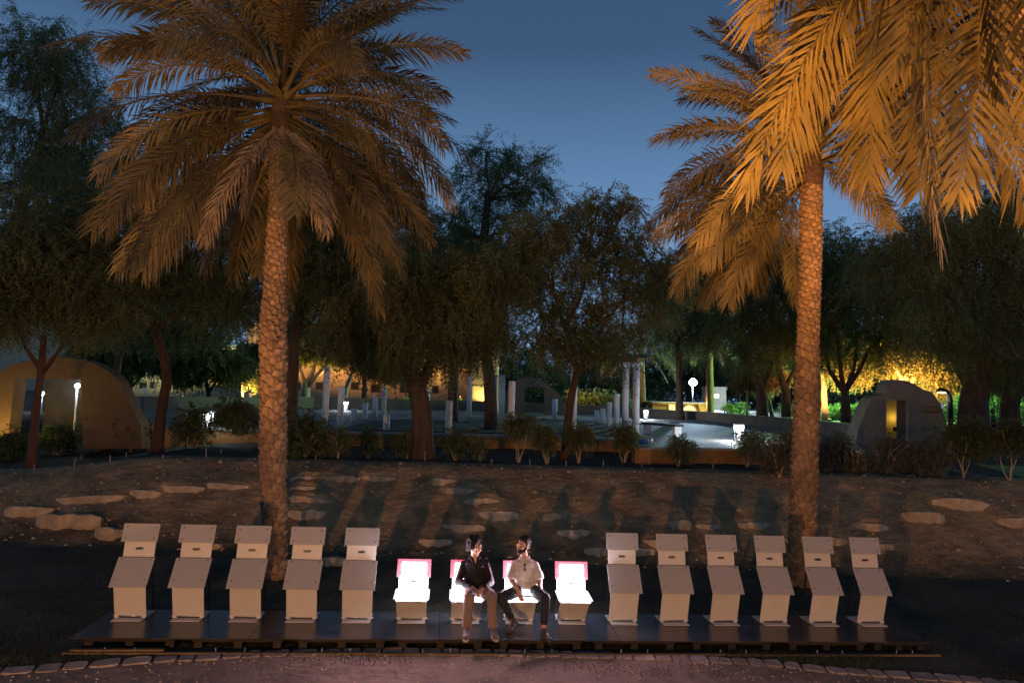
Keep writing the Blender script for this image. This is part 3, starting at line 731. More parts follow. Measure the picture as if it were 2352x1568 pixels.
def slab(p0, p1, w, t, side=1, round_=0.0):
    """panel in the (v, z) plane from p0 to p1; its front face lies on the line, thickness goes behind"""
    b = MB(); dv, dz = p1[0] - p0[0], p1[1] - p0[1]; L = math.hypot(dv, dz)
    nv, nz = -dz / L, dv / L        # front normal
    if side < 0: nv, nz = -nv, -nz
    vs_ = []
    for (s, off) in ((p0, 0), (p1, 0), (p1, -t), (p0, -t)):
        for sx_ in (-1, 1): vs_.append((sx_ * w / 2, s[0] + nv * off, s[1] + nz * off))
    b.add(vs_, [(0, 1, 3, 2), (2, 3, 5, 4), (4, 5, 7, 6), (6, 7, 1, 0), (0, 2, 4, 6), (1, 7, 5, 3)])
    return b, (nv, nz)
def make_chair(low):
    e = empty('light_chair')
    A = dict(leg=((0, .04), (-.10, .452)), seat=((-.095, .458), (.085, .775)), splate=((-.172, .460), (.070, .801)), back=((.112, .797), (.190, 1.215)), bplate=((.094, 1.003), (.166, 1.239)))
    if low: A = dict(leg=((0, .04), (-.292, .345)), seat=((-.335, .380), (.03, .397)), splate=((-.375, .408), (.040, .428)), back=((.062, .415), (.146, .812)), bplate=((.044, .585), (.118, .823)))
    mp = M['white_panel']
    b = MB(); b.box((0, .09, .007), (.385, .44, .010)); b.build('base_plate', mp, e, None, .002)
    b = MB(); b.tube([(-.225, .004, .034), (.225, .004, .034)], .008, 8); b.build('hinge_rod', M['steel'], e)
    for s in (-1, 1):
        b = MB(); b.box((s * .178, -.004, .032), (.055, .014, .034)); b.build('hinge_tab', mp, e)
    b = MB(); b.box((0, .012, .037), (.29, .02, .045)); b.build('hinge_slot', M['black'], e)
    b, nn = slab(*A['leg'], .414, .012); b.build('leg_panel', mp, e, None, .0015)
    if low:
        b, nn = slab((-.372, .399), (.035, .421), .414, .02); o = b.build('seat_panel', M['lit_panel'], e)
        b = MB(); b.box((0, -.330, .372), (.29, .02, .032)); o2 = b.build('hinge_bracket', M['black'], e)
        b = MB(); b.box((.0, -.343, .372), (.13, .008, .026)); b.build('bracket_plate', M['steel'], o2)
        for s in (-1, 1):
            b = MB(); b.box((s * .185, -.335, .368), (.05, .02, .04)); b.build('hinge_tab', M['steel'], e)
        b = MB(); b.tube([(-.225, -.325, .372), (.225, -.325, .372)], .008, 8); b.build('hinge_rod', M['steel'], e)
    else:
        b, nn = slab(*A['seat'], .414, .012); b.build('seat_panel', mp, e)
    def plate(nm, seg, w, mt):
        b, nn = slab(*seg, w, .008); o = b.build(nm, mt, e, None, .0015)
        (v0, z0), (v1, z1) = seg
        for su in (-1, 1):
            for f in (.2, .8) if nm == 'back_plate' else (.07, .74) if not low else (.3, .92):
                q = MB(); g = 1 - f
                c = Vector((su * w * .39, v0 + (v1 - v0) * g, z0 + (z1 - z0) * g)); nrm = Vector((0, nn[0], nn[1]))
                if nm == 'seat_plate' and low and f > .5: c = Vector((su * w * .39, v0 + (v1 - v0) * .16, z0 + (z1 - z0) * .16))
                q.tube([c - nrm * .03, c + nrm * .005], .0085, 8); q.build('bolt', M['bolt'], o)
        return o
    plate('seat_plate', A['splate'], .481, M['lit_seat'] if low else M['acrylic'])
    b, nn = slab(*A['back'], .414, .012); bk = b.build('back_panel', M['lit_panel'] if low else mp, e, None, .0015)
    plate('back_plate', A['bplate'], .481, M['lit_back'] if low else M['acrylic'])
    # grip: black stadium plate with two screws
    (v0, z0), (v1, z1) = A['back']; g = .26 if not low else .27
    c = Vector((0, v0 + (v1 - v0) * g, z0 + (z1 - z0) * g)); nrm = Vector((0, nn[0], nn[1])); tz = Vector((0, v1 - v0, z1 - z0)).normalized()
    q = MB(); pr = []
    for k_ in range(16):
        a = 2 * PI * k_ / 16; pr.append(Vector((COS(a) * .017 + (.036 if COS(a) > 0 else -.036), 0, 0)) + tz * SIN(a) * .017)
    q.add([c + p + nrm * .003 for p in pr] + [c + p - nrm * .002 for p in pr], [tuple(range(16))] + [(k_, (k_ + 1) % 16, 16 + (k_ + 1) % 16, 16 + k_) for k_ in range(16)])
    hd = q.build('handle', M['bolt'], e)
    for s in (-1, 1):
        q = MB(); q.tube([c + V3(s * .036, 0, 0) + nrm * .003, c + V3(s * .036, 0, 0) + nrm * .005], .0055, 8); q.build('screw', M['steel'], hd)
    if not low:
        for s in (-1, 1):
            q = MB(); q.box((s * .10, .095, .787), (.085, .012, .014)); q.build('hinge_block', M['bolt'], e)
            q = MB(); q.bar((s * .185, .29, .02), (s * .185, .10, .775), .012, .03); q.build('rear_strut', M['bolt'], e)
    else:
        for s in (-1, 1):
            q = MB(); q.bar((s * .185, .29, .02), (s * .185, .06, .41), .012, .03); q.build('rear_strut', M['bolt'], e)
        # red LED strip along the rear of the back plate
        q = MB(); (v0, z0), (v1, z1) = A['bplate']
        q.box((0, v1 + .030, z1 - .02), (.40, .012, .016)); q.build('led_strip', M['lit_red'], e)
        for (pv, pz, tv, tz_, sx_, sy_, pw_, cl_) in (((v0 + v1) / 2 - .03, (z0 + z1) / 2, -1, .3, .40, .24, P_LED, (1.0, .52, .66)), (-.16, .445, 0, 1, .42, .34, P_LED * .45, (.86, .88, 1.0)), (.035, .50, -1, .1, .36, .16, P_LED * .35, (.9, .9, 1.0))):
            L = bpy.data.lights.new('panel_light', 'AREA'); L.shape = 'RECTANGLE'; L.size = sx_; L.size_y = sy_; L.energy = pw_; L.color = cl_
            lo_ = bpy.data.objects.new('panel_light', L); lo_.location = (0, pv, pz); lo_.rotation_euler = Vector((0, tv, tz_)).to_track_quat('-Z', 'Y').to_euler(); link(lo_, e)
    return e
tall = make_chair(False); low = make_chair(True)
BY = kids_of(None)
CL = {0: 'raised white panel chair at the left end of the deck', 1: 'raised white chair second from the left end of the deck', 2: 'raised white chair just left of the big palm trunk base',
      3: 'raised white chair just right of the left palm trunk base', 4: 'raised white chair beside the leftmost glowing chair', 5: 'empty glowing chair folded into a seat, left of both men',
      6: 'glowing chair under the man in dark jacket', 7: 'glowing chair under the bearded man in white shirt', 8: 'empty glowing chair folded into a seat, right of both men',
      9: 'raised white chair directly right of the glowing seats', 10: 'raised white chair second right of the glowing seats', 11: 'raised white chair third right of the glowing seats',
      12: 'raised white chair left of the right palm trunk base', 13: 'raised white chair in front of the right palm trunk base', 14: 'raised white chair at the right end of the deck'}
used = {False: False, True: False}
for i in range(15):
    lo = i in (5, 6, 7, 8); src = low if lo else tall
    o = src if not used[lo] else copy_tree(src, BY); used[lo] = True
    o.matrix_world = DM @ Matrix.Translation(((i - 7) * .76, rng.uniform(-.008, .008), 0.0015)) @ Matrix.Rotation(rng.uniform(-.012, .012), 4, 'Z')
    tag(o, CL[i], 'chair', 'glowing chairs folded into seats' if lo else 'raised panel chairs on the deck')

# ------------------------------------------------------------------ palms
def frond_mesh(name, rng_, L, e0, e1, mt, dens=76, ll=.50, bare=.20, twist=0.0, vee=.34, wid=.028, curl=1.0, roll=0.0):
    """feather leaf growing along +x from the origin: e0/e1 start and end elevation of the midrib"""
    n = 26; pts = [np.zeros(3)]; tang = []
    for i in range(n):
        t = (i + .5) / n; e = e0 + (e1 - e0) * (t ** 1.25)
        dvec = np.array([COS(e), 0.06 * SIN(t * 3 + twist), SIN(e)]); tang.append(dvec); pts.append(pts[-1] + dvec * L / n)
    pts = np.array(pts); tang.append(tang[-1]); tang = np.array(tang)
    V, F = [], []
    # midrib: triangular section
    rad = [.035 * (1 - i / n) ** .8 + .005 for i in range(n + 1)]
    for i in range(n + 1):
        upv = np.array([-tang[i][2], 0, tang[i][0]]); sd = np.array([0, 1., 0]) * rad[i] * (2.2 if i < 2 else 1)
        V += [pts[i] + sd, pts[i] - sd, pts[i] - upv * rad[i] * 1.1]
    for i in range(n):
        for k in range(3):
            k2 = (k + 1) % 3; F.append((3 * i + k, 3 * i + k2, 3 * i + 3 + k2, 3 * i + 3 + k))
    for s in (-1, 1):
        for j in range(dens):
            t = bare + (1 - bare) * (j + .5 + rng_.uniform(-.3, .3)) / dens
            f = min(t * n, n - .001); i = int(f); p = pts[i] + (pts[i + 1] - pts[i]) * (f - i); tg = tang[i]
            tg = tg / np.linalg.norm(tg); up1 = np.array([-tg[2], 0, tg[0]]); y1 = np.array([0, 1., 0]); ro = roll * min(1, t * 1.6)
            sd = (y1 * COS(ro) + up1 * SIN(ro)) * s; upv = up1 * COS(ro) - y1 * SIN(ro)
            q = (t - bare) / (1 - bare)
            l_ = ll * (0.55 + 1.0 * q * (1.05 - q) * 1.9) * (1 if q < .86 else 1 - (q - .86) * 2.2) * rng_.uniform(.85, 1.1)
            ang = R(62) - R(36) * q + rng_.uniform(-.17, .17)          # angle from the midrib
            va = vee * rng_.uniform(.3, 1.3) * (1 if j % 2 else -.6)
            dr = tg * COS(ang) + (sd * COS(va) + upv * SIN(va)) * SIN(ang)
            mid = p + dr * l_ * .5; tip = p + dr * l_ + np.array([0, 0, -1.]) * l_ * .22 * curl * rng_.uniform(.4, 1.5)
            mid = mid + np.array([0, 0, -1.]) * l_ * .03 * curl
            wv = np.cross(dr, upv * COS(va) - sd * SIN(va)); wv = wv / (np.linalg.norm(wv) + 1e-9) * wid * .5 * rng_.uniform(.8, 1.2)
            k0 = len(V); V += [p - wv * .5, p + wv * .5, mid + wv, tip, mid - wv]
            F.append((k0, k0 + 1, k0 + 2, k0 + 4)); F.append((k0 + 4, k0 + 2, k0 + 3, k0 + 3))
    me = bpy.data.meshes.new(name)
    fs = [f if f[2] != f[3] else f[:3] for f in F]
    me.from_pydata([tuple(v) for v in V], [], fs); me.materials.append(mt)
    return me
def boot_mesh(name, rng_, w, h, out):
    """cut leaf base: broad scale, thick blunt tip leaning outwards (+x out, z up)"""
    j = lambda a: a * rng_.uniform(.8, 1.2)
    V = [(-.05, -w / 2, -h * .6), (-.05, w / 2, -h * .6), (.005, -w * .50, -h * .1), (.005, w * .50, -h * .1), (j(.012), 0, -h * .55),
         (j(out) * .8, -w * .30, h * .42 * rng_.uniform(.7, 1.2)), (j(out) * .8, w * .30, h * .42 * rng_.uniform(.7, 1.2)), (j(out) * 1.0, 0, h * .25), (j(out) * .9, 0, h * .55 * rng_.uniform(.8, 1.2)),
         (-.05, -w * .32, h * .42), (-.05, w * .32, h * .42), (-.05, 0, h * .5)]
    F = [(0, 4, 2), (4, 1, 3), (2, 4, 7, 5), (4, 3, 6, 7), (5, 7, 8), (7, 6, 8), (0, 2, 9), (2, 5, 9), (1, 10, 3), (3, 10, 6), (9, 5, 8, 11), (11, 8, 6, 10)]
    me = bpy.data.meshes.new(name); me.from_pydata(V, [], F); me.materials.append(M['boot']); return me
BOOTS = {}
def palm(name, label, spine, radii, fr, heart, seed, boots=True, trunk_mt='trunk_core', dz=.0108, fmt='frond', sizes=(.17, .13)):
    """spine: world points from base to trunk top; fr: list of fronds (azimuth, e0, e1, length, z offset, material, mesh options)"""
    rg = random.Random(seed)
    e = empty(name, spine[0]); tag(e, label, 'palm tree')
    o0 = Vector(spine[0])
    sp_ = [Vector(p) - o0 for p in spine]
    # resample
    zs = [p.z for p in sp_]
    def at(z):
        return Vector((np.interp(z, zs, [p.x for p in sp_]), np.interp(z, zs, [p.y for p in sp_]), z)), float(np.interp(z, zs, radii))
    n = 46; b = MB(); pts, rr = [], []
    for i in range(n + 1):
        p, r_ = at(zs[0] + (zs[-1] - zs[0]) * i / n); pts.append(p); rr.append(r_ * .84)
    b.tube(pts, rr, 16, True, .03, rg); b.build('trunk', M[trunk_mt], e)
    if boots:
        if not BOOTS:
            for k in range(5):
                BOOTS['up', k] = boot_mesh('leaf_base', rg, .185, .105, .042); BOOTS['lo', k] = boot_mesh('leaf_base', rg, .225, .175, .064)
        items = []; z = zs[0] + .02; i = 0
        while z < zs[-1] - .02:
            a = i * 2.39996; p, r_ = at(z); t = (z - zs[0]) / (zs[-1] - zs[0])
            dirv = Vector((COS(a), SIN(a), 0)); vis = dirv.dot((Vector((0, 0, CAMZ)) - (p + o0)).normalized())
            kind = 'lo' if t < .56 + .06 * SIN(a * 2) else 'up'
            items.append((vis, p + dirv * r_ * .88, a, kind, rg.randrange(5), rg.uniform(.85, 1.15), rg.uniform(-.12, .12), rg.uniform(-.12, .12)))
            z += dz * (1.7 if kind == 'lo' else 1.0); i += 1
        items.sort(key=lambda q: -q[0])
        for q in items[:300]:
            o = bpy.data.objects.new('leaf_base', BOOTS[q[3], q[4]]); o.location = q[1]; o.rotation_euler = (q[6], q[7] * .6, q[2]); s = q[5]; o.scale = (s, s, s); link(o, e)
        V, F = [], []
        for q in items[300:]:
            me = BOOTS[q[3], q[4]]; k0 = len(V)
            mt = Matrix.Translation(q[1]) @ Matrix.Rotation(q[2], 4, 'Z') @ Matrix.Diagonal((q[5], q[5], q[5], 1))
            V += [tuple(mt @ v.co) for v in me.vertices]; F += [tuple(k0 + i_ for i_ in pl.vertices) for pl in me.polygons]
        me = bpy.data.meshes.new('leaf_bases'); me.from_pydata(V, [], F); me.materials.append(M['boot'])
        tag(mobj('leaf_bases', me, e), kind='stuff')
    # crown shaft of fibres and cut stalks
    top = sp_[-1]; b = MB(); hz = heart
    b.tube([top + V3(0, 0, -.1), top + V3(0, 0, hz * .3), top + V3(0, 0, hz * .75), top + V3(0, 0, hz)], [radii[-1] * 1.0, radii[-1] * 1.15, radii[-1] * .8, .06], 12, True, .06, rg)
    b.build('crown_heart', M[trunk_mt], e)
    for k, f in enumerate(fr):
        az, e0, e1, L, zo, mt = f[:6]; opt = f[6] if len(f) > 6 else {}
        me = frond_mesh('frond', rg, L, e0, e1, M[mt], twist=rg.uniform(-2, 2), **opt)
        o = bpy.data.objects.new('frond', me); rb = radii[-1] * (.85 if zo < hz * .5 else .5)
        o.location = top + V3(COS(az) * rb, SIN(az) * rb, zo); o.rotation_euler = (rg.uniform(-.5, .5) if 'roll' not in f[-1:] else 0, 0, az); link(o, e)
    return e
def full_crown(n, seed, L, hz, emin=-20, emax=78, dmin=45, dmax=78, mt='frond', opt=None):
    rg = random.Random(seed); out = []
    for i in range(n):
        t = (i + .5) / n                                     # 0 youngest, 1 oldest
        e0 = R(emax + (emin - emax) * t ** .85 + rg.uniform(-11, 11))
        dr = R(dmin + (dmax - dmin) * SIN(PI * min(1, t * 1.1)) ** .8 * .8 + rg.uniform(-8, 8)) * (.95 if t < .75 else .75)
        az = i * 2.39996 + rg.uniform(-.2, .2); ro = 0.0 if t < .12 else rg.choice((-1, 1)) * rg.uniform(.35, 1.25)
        if e0 < R(18) and COS(az + PI / 2) > .70: continue
        out.append((az, e0, max(e0 - dr, R(-84)), L * rg.uniform(.80, 1.10) * (.85 if t < .1 else 1), hz * (1 - t) * .92, mt, dict(opt or {}, curl=.7 + 1.4 * t, roll=ro)))
    return out
# left palm
dL = 12.25
spL = [at_d(*q, dL) for q in ((634, 1326), (632, 1290), (627, 1060), (627, 765), (635, 580), (642, 440), (645, 305))]
spL[0] = spL[1] + (spL[0] - spL[1]); spL[0].z = float(terrain(spL[0].x, dL)) - .05
radL = [.19, .175, .215, .21, .19, .165, .17]
frL = full_crown(150, 3, 3.55, 1.3, emin=-46, emax=84, dmin=34, dmax=80)
rgx = random.Random(17)
for k in range(9):     # old dry fronds that hang near the trunk
    frL.append((rgx.uniform(PI * 1.05, PI * 1.95), R(-35 - rgx.uniform(0, 20)), R(-80), rgx.uniform(1.5, 2.6), .05, 'frond_dry', dict(vee=.6, curl=2.2, dens=50, ll=.35, roll=.8)))
palm('date_palm', 'tall date palm with scaly trunk and huge orange lit crown, left behind the chairs', spL, radL, frL, 1.3, 5)
# right palm
dR = 13.05
spR = [at_d(*q, dR) for q in ((1838, 1345), (1838, 1310), (1846, 1150), (1850, 1000), (1856, 780), (1862, 600), (1864, 425))]
spR[0].z = float(terrain(spR[0].x, dR)) - .05
radR = [.21, .20, .225, .22, .20, .195, .20]
palm('date_palm', 'date palm right of the centre, thick rough trunk rising behind the right chairs', spR, radR, [f for f in full_crown(100, 9, 3.3, 1.0, emin=-44, emax=80, dmin=34, dmax=70) if not (COS(f[0]) > .25 and f[1] < R(2))], 1.0, 6)
# near palm whose crown hangs in from the upper right corner
cN = V3(4.75, 6.7, 8.5)
def toward(x, y, d, e1=-86, zo=.35, mt='frond', **k):
    """frond that leaves the crown, arches over and ends at the given point"""
    v = at_d(x, y, d) - (cN + V3(0, 0, zo)); az = math.atan2(v.y, v.x); hd = math.hypot(v.x, v.y); want = math.atan2(v.z, hd)
    def run(e0):
        tt = (np.arange(60) + .5) / 60; e = e0 + (R(e1) - e0) * tt ** 1.25
        return np.cos(e).mean(), np.sin(e).mean()
    lo, hi = R(-89), R(80)
    for _ in range(40):
        mid = (lo + hi) / 2; c_, s_ = run(mid)
        if math.atan2(s_, c_) < want: lo = mid
        else: hi = mid
    c_, s_ = run(lo)
    return (az, lo, R(e1), math.hypot(hd, v.z) / math.hypot(c_, s_), zo, mt, dict(dens=62, ll=.64, wid=.043, vee=.24, curl=.7, bare=.16, roll=k.pop('roll', 1.35 * abs(COS(az))), **k))
frN = [toward(1939, 413, 6.2), toward(2062, 592, 5.9), toward(1862, 372, 6.9), toward(1872, 122, 6.4), toward(2104, 100, 5.6), toward(2260, 510, 7.0), toward(1925, 270, 6.8), toward(2000, 380, 7.4),
       toward(2190, 430, 7.1), toward(2335, 470, 6.3), toward(2350, 300, 5.8), toward(1850, 20, 6.6), toward(1960, 40, 5.9), toward(2230, 260, 6.6), toward(2400, 560, 7.3), toward(2130, 520, 7.7), toward(2300, 180, 6.1),
       toward(2420, 420, 6.6), toward(2200, 60, 5.9), toward(1900, 60, 7.2), toward(2040, 240, 7.5), toward(2290, 330, 7.4), toward(2380, 120, 6.9), toward(2160, 300, 6.3)]
frN += [f for f in full_crown(22, 21, 3.9, 1.0, emin=-25, emax=75, opt=dict(dens=60, ll=.55, wid=.036)) if COS(f[0]) > .1]
spN = [V3(7.4, 6.4, float(terrain(7.4, 6.4)) - .05), V3(6.9, 6.5, 3.0), cN]
palm('date_palm', 'near date palm leaning in, its large golden fronds fill the upper right corner', spN, [.27, .25, .24], frN, 1.0, 8, dz=.018)
# far palms by the white lamp
for (xb, yb, yt, d, sd, lab, nf) in ((1632, 952, 770, 46, 31, 'distant palm in front of the blue white lamp', 30), (1476, 945, 800, 56, 33, 'dark distant palm left of the blue white lamp', 26), (1668, 1000, 700, 200, 1, None, 0)):
    if lab is None: continue
    p0 = at_z(xb, yb, PZ - .05); d = p0.y; p1 = at_d(xb - 4, yt, d)
    palm('distant_palm', lab, [p0, (p0 + p1) / 2, p1], [.42, .36, .36], full_crown(nf, sd, 4.2, .9, emin=-35, emax=72, mt='frond_dark', opt=dict(dens=34, ll=.6, wid=.05)), .9, sd, boots=False, trunk_mt='bark')

# ------------------------------------------------------------------ broadleaf trees
def crown_geo(rg, lobes, n, leaf=.13, wid=.032, twig=.7, k=9, droop=.9, shell=2.2, squash=.85, plumes=0):
    C = np.array([l[0] for l in lobes]); Rr = np.array([l[1] for l in lobes])
    w = Rr ** 2; w = w / w.sum(); ix = rg.choice(len(lobes), n, p=w)
    dv = rg.standard_normal((n, 3)); dv /= np.linalg.norm(dv, axis=1)[:, None]
    rad = Rr[ix] * rg.uniform(0, 1, n) ** (1 / shell) * rg.uniform(.82, 1.14, n)
    base = C[ix] + dv * rad[:, None] * np.array([1, 1, squash])
    if plumes:
        B2, D2 = [], []
        for c, r_ in lobes:
            for q in range(plumes):
                v = rg.standard_normal(3); v[2] = abs(v[2]) * .8; v /= np.linalg.norm(v)
                ln = r_ * rg.uniform(.45, .95); m2 = int(26 * max(.6, ln)); tt = np.linspace(0, 1, m2)
                pth = np.array(c) + v * r_ * .75 + v[None, :] * ln * tt[:, None]; pth[:, 2] -= ln * .30 * tt ** 2.2
                pth += rg.standard_normal(pth.shape) * .05 * (1.15 - tt)[:, None]
                B2.append(pth); dd = np.repeat(v[None, :], m2, 0) * .9 + rg.standard_normal(pth.shape) * .35; dd[:, 2] -= .35 * droop; D2.append(dd)
        B2 = np.concatenate(B2); D2 = np.concatenate(D2); base = np.concatenate([base, B2]); dv = np.concatenate([dv, D2]); n = len(base)
    td = dv * .6 + rg.standard_normal((n, 3)) * .45; td[:, 2] -= droop * rg.uniform(.2, 1.1, n); td /= np.linalg.norm(td, axis=1)[:, None]
    tl = twig * rg.uniform(.5, 1.3, n)
    t = (np.arange(k) + .6) / k
    P = base[:, None, :] + td[:, None, :] * (tl[:, None] * t)[:, :, None]
    P[:, :, 2] -= (tl[:, None] * .35 * t ** 2)
    sd = np.cross(td, rg.standard_normal((n, 3))); sd /= np.linalg.norm(sd, axis=1)[:, None]
    Q = []
    for s in (-1, 1):
        ld = td[:, None, :] * .55 + s * sd[:, None, :] * .85 + rg.standard_normal((n, k, 3)) * .22; ld[:, :, 2] -= .25
        ld /= np.linalg.norm(ld, axis=2)[:, :, None]
        ll = leaf * rg.uniform(.65, 1.25, (n, k))[:, :, None]
        wv = np.cross(ld, rg.standard_normal((n, k, 3))); wv /= np.linalg.norm(wv, axis=2)[:, :, None]; wv *= wid * .5
        Q.append(np.stack([P, P + ld * ll * .5 + wv, P + ld * ll, P + ld * ll * .5 - wv], 2).reshape(-1, 4, 3))
    # the twigs themselves, a thin strip each
    tipw = np.cross(td, rg.standard_normal((n, 3))); tipw /= np.linalg.norm(tipw, axis=1)[:, None]; tipw *= .006
    end = P[:, -1, :]
    Q.append(np.stack([base - tipw, base + tipw, end + tipw * .4, end - tipw * .4], 1))
    Q = np.concatenate(Q); return Q.reshape(-1, 3), np.arange(len(Q) * 4).reshape(-1, 4)
def limb_path(a, b_, sag, n=6, rg=random):
    a, b_ = Vector(a), Vector(b_); out = []; off = Vector((rg.uniform(-1, 1), rg.uniform(-1, 1), rg.uniform(-.3, 1))) * (b_ - a).length * sag
    for i in range(n + 1):
        t = i / n; out.append(a.lerp(b_, t) + off * 4 * t * (1 - t) * .5 + Vector((rg.uniform(-1, 1), rg.uniform(-1, 1), rg.uniform(-1, 1))) * .03 * (b_ - a).length * (0 < i < n))
    return out
def tree(name, label, trunk, r0, lobes_px, d, n, seed, leafm='leaf_dark', bark='bark', group=None, cat='tree', depth=.7, forks=None, leaf=.13, wid=.032, twig=.7, droop=.9, ground=None, r1=None, subs=4, squash=.85, shell=2.2, plumes=None):
    """trunk: picture points from the ground up at distance d; lobes_px: (x, y, radius) of the leaf masses"""
    rg = random.Random(seed); ng = np.random.default_rng(seed)
    T = [at_d(x, y, d) for x, y in trunk]
    base = T[0].copy()
    gz = float(terrain(base.x, d)) if ground is None else ground
    T[0].z = gz - .08
    e = empty(name, (base.x, d, gz)); tag(e, label, cat, group)
    o0 = e.location.copy(); T = [p - o0 for p in T]
    lobes = []
    for (x, y, r_) in lobes_px:
        m_ = r_ * d / FPX; c = at_d(x, y, d) - o0
        c = c + Vector((0, rg.uniform(-1, 1) * depth * m_ * 1.1, 0)); lobes.append((tuple(c), m_))
    b = MB()
    # dense trunk
    dense = []
    for i in range(len(T) - 1):
        for k in range(4): dense.append(T[i].lerp(T[i + 1], k / 4))
    dense.append(T[-1])
    sm = [dense[0]] + [(dense[i - 1] + dense[i] * 2 + dense[i + 1]) / 4 for i in range(1, len(dense) - 1)] + [dense[-1]]
    r1 = r1 or r0 * .55
    rad = [(r0 + (r1 - r0) * (i / (len(sm) - 1)) ** .8) * (1.25 if i == 0 else 1.1 if i == 1 else 1) for i in range(len(sm))]
    b.tube(sm, rad, 12, True, .10, rg)
    starts = [T[-1]] + ([T[-2]] if len(T) > 2 else [])
    for f in (forks or []):
        fp = [at_d(x, y, d) - o0 for x, y in f]
        b.tube(fp, [r1 * .9 - r1 * .5 * i / (len(fp) - 1) for i in range(len(fp))], 9, True, .08, rg); starts.append(fp[-1])
    for (c, r_) in lobes:
        cv = Vector(c); s = min(starts, key=lambda q: (q - cv).length + (3 if q.z > cv.z + r_ else 0))
        pth = limb_path(s, cv, .16, 6, rg); k0 = max(.025, r1 * .55)
        b.tube(pth, [k0 - (k0 - .025) * i / 6 for i in range(7)], 7, True)
        for q in range(subs):
            dv = Vector((rg.gauss(0, 1), rg.gauss(0, 1), rg.gauss(.2, .8))).normalized() * r_ * rg.uniform(.6, .98)
            st = pth[rg.choice((3, 4, 5, 6))]
            pp = limb_path(st, cv + dv, .18, 4, rg); b.tube(pp, [.028, .022, .017, .012, .006], 5, False)
    b.build('trunk', M[bark], e)
    V, F = crown_geo(ng, lobes, n, leaf, wid, twig, 9, droop, shell, squash, (6 if name == 'feathery_tree' else 3 if name == 'weeping_tree' else 0) if plumes is None else plumes)
    mobj('crown', np_mesh('crown', V, F, M[leafm]), e)
    return e
GL = 'feathery trees around the plaza'
tree('feathery_tree', 'tall dark tree filling the upper left corner behind the palm', [(-70, 1020), (-40, 800), (20, 560), (90, 340)], .30, [(60, 130, 100), (165, 170, 85), (20, 300, 120), (150, 330, 110), (215, 270, 70), (70, 470, 130), (210, 460, 110), (10, 600, 110)], 25, 5200, 101, group=GL, twig=.75, droop=1.0)
tree('feathery_tree', 'thin forked tree rising in front of the left arch wall', [(72, 1060), (80, 960), (95, 860), (100, 770)], .135, [(60, 640, 110), (170, 620, 110), (20, 705, 75), (150, 700, 80), (240, 690, 70), (120, 560, 110)], 19, 3300, 102, 'leaf_mid', 'bark_red', GL, forks=[[(96, 860), (140, 800), (190, 720)], [(94, 850), (60, 800), (30, 720)]])
tree('feathery_tree', 'slanting red barked tree with a side limb between arch wall and palm', [(362, 1010), (372, 930), (386, 870), (372, 800), (350, 745), (362, 690)], .17, [(330, 620, 95), (430, 600, 95), (520, 640, 70), (545, 560, 80), (280, 540, 90), (420, 490, 90), (580, 690, 60), (250, 640, 70), (470, 700, 45)], 21, 3300, 103, 'leaf_dark', 'bark_red', GL, forks=[[(356, 760), (400, 722), (450, 700), (500, 690)]], r1=.11)
tree('feathery_tree', 'dark trunked tree half hidden right behind the left palm trunk', [(668, 1005), (670, 900), (676, 790), (688, 710), (668, 650)], .23, [(620, 540, 100), (740, 600, 95), (690, 690, 80), (800, 560, 100), (790, 680, 90), (560, 450, 100), (700, 460, 100), (850, 470, 90)], 22, 4300, 104, 'leaf_dark', 'bark', GL, forks=[[(688, 720), (740, 680), (800, 640)]])
tree('weeping_tree', 'massive old trunk with drooping curtain of leaves at the centre left', [(972, 1058), (970, 980), (966, 920), (950, 860), (925, 790)], .34, [(860, 690, 95), (950, 650, 100), (1050, 640, 95), (800, 750, 70), (1010, 760, 85), (900, 780, 75), (1090, 740, 80), (1120, 640, 80)], 19.6, 5200, 105, 'leaf_mid', 'bark', GL, forks=[[(960, 900), (990, 830), (1030, 760)], [(950, 860), (900, 800), (850, 740)]], twig=.8, droop=1.7, r1=.22)
tree('feathery_tree', 'tall plume crowned tree rising highest at the centre against the sky', [(1130, 1000), (1125, 880), (1105, 720), (1110, 560), (1120, 460)], .28, [(1100, 430, 60), (1150, 390, 45), (1190, 430, 60), (1080, 520, 80), (1170, 520, 80), (1060, 620, 90), (1180, 610, 90), (1230, 440, 30), (1120, 350, 22), (1130, 700, 80)], 27, 2300, 106, 'leaf_dark', 'bark', GL, droop=.35, twig=.9)
tree('feathery_tree', 'airy red limbed tree spreading right of centre over the pergola', [(1298, 1050), (1303, 980), (1312, 910), (1325, 855)], .15, [(1250, 545, 75), (1330, 520, 60), (1420, 550, 75), (1490, 600, 60), (1370, 630, 85), (1500, 690, 65), (1250, 660, 80), (1440, 740, 75), (1340, 740, 70), (1240, 760, 60), (1450, 480, 25), (1380, 470, 25), (1540, 640, 40), (1200, 590, 60), (1290, 800, 50), (1410, 800, 50)], 20.6, 2000, 107, 'leaf_mid', 'bark_red', GL, forks=[[(1325, 855), (1318, 790), (1290, 730), (1270, 660)], [(1325, 855), (1355, 800), (1390, 740), (1430, 690)], [(1300, 750), (1330, 690), (1350, 620)]], r1=.10, droop=.8, shell=1.6)
tree('spreading_tree', 'dark tree with leaning trunk just left of the right palm', [(1752, 960), (1750, 900), (1735, 860), (1700, 800)], .34, [(1690, 730, 80), (1620, 740, 60), (1740, 650, 90), (1640, 640, 70), (1720, 800, 60), (1790, 740, 80), (1680, 570, 70), (1590, 660, 45)], 40, 3600, 108, 'leaf_dark', 'bark', GL, forks=[[(1750, 900), (1770, 850), (1790, 790)]], leaf=.19, wid=.05, twig=.9)
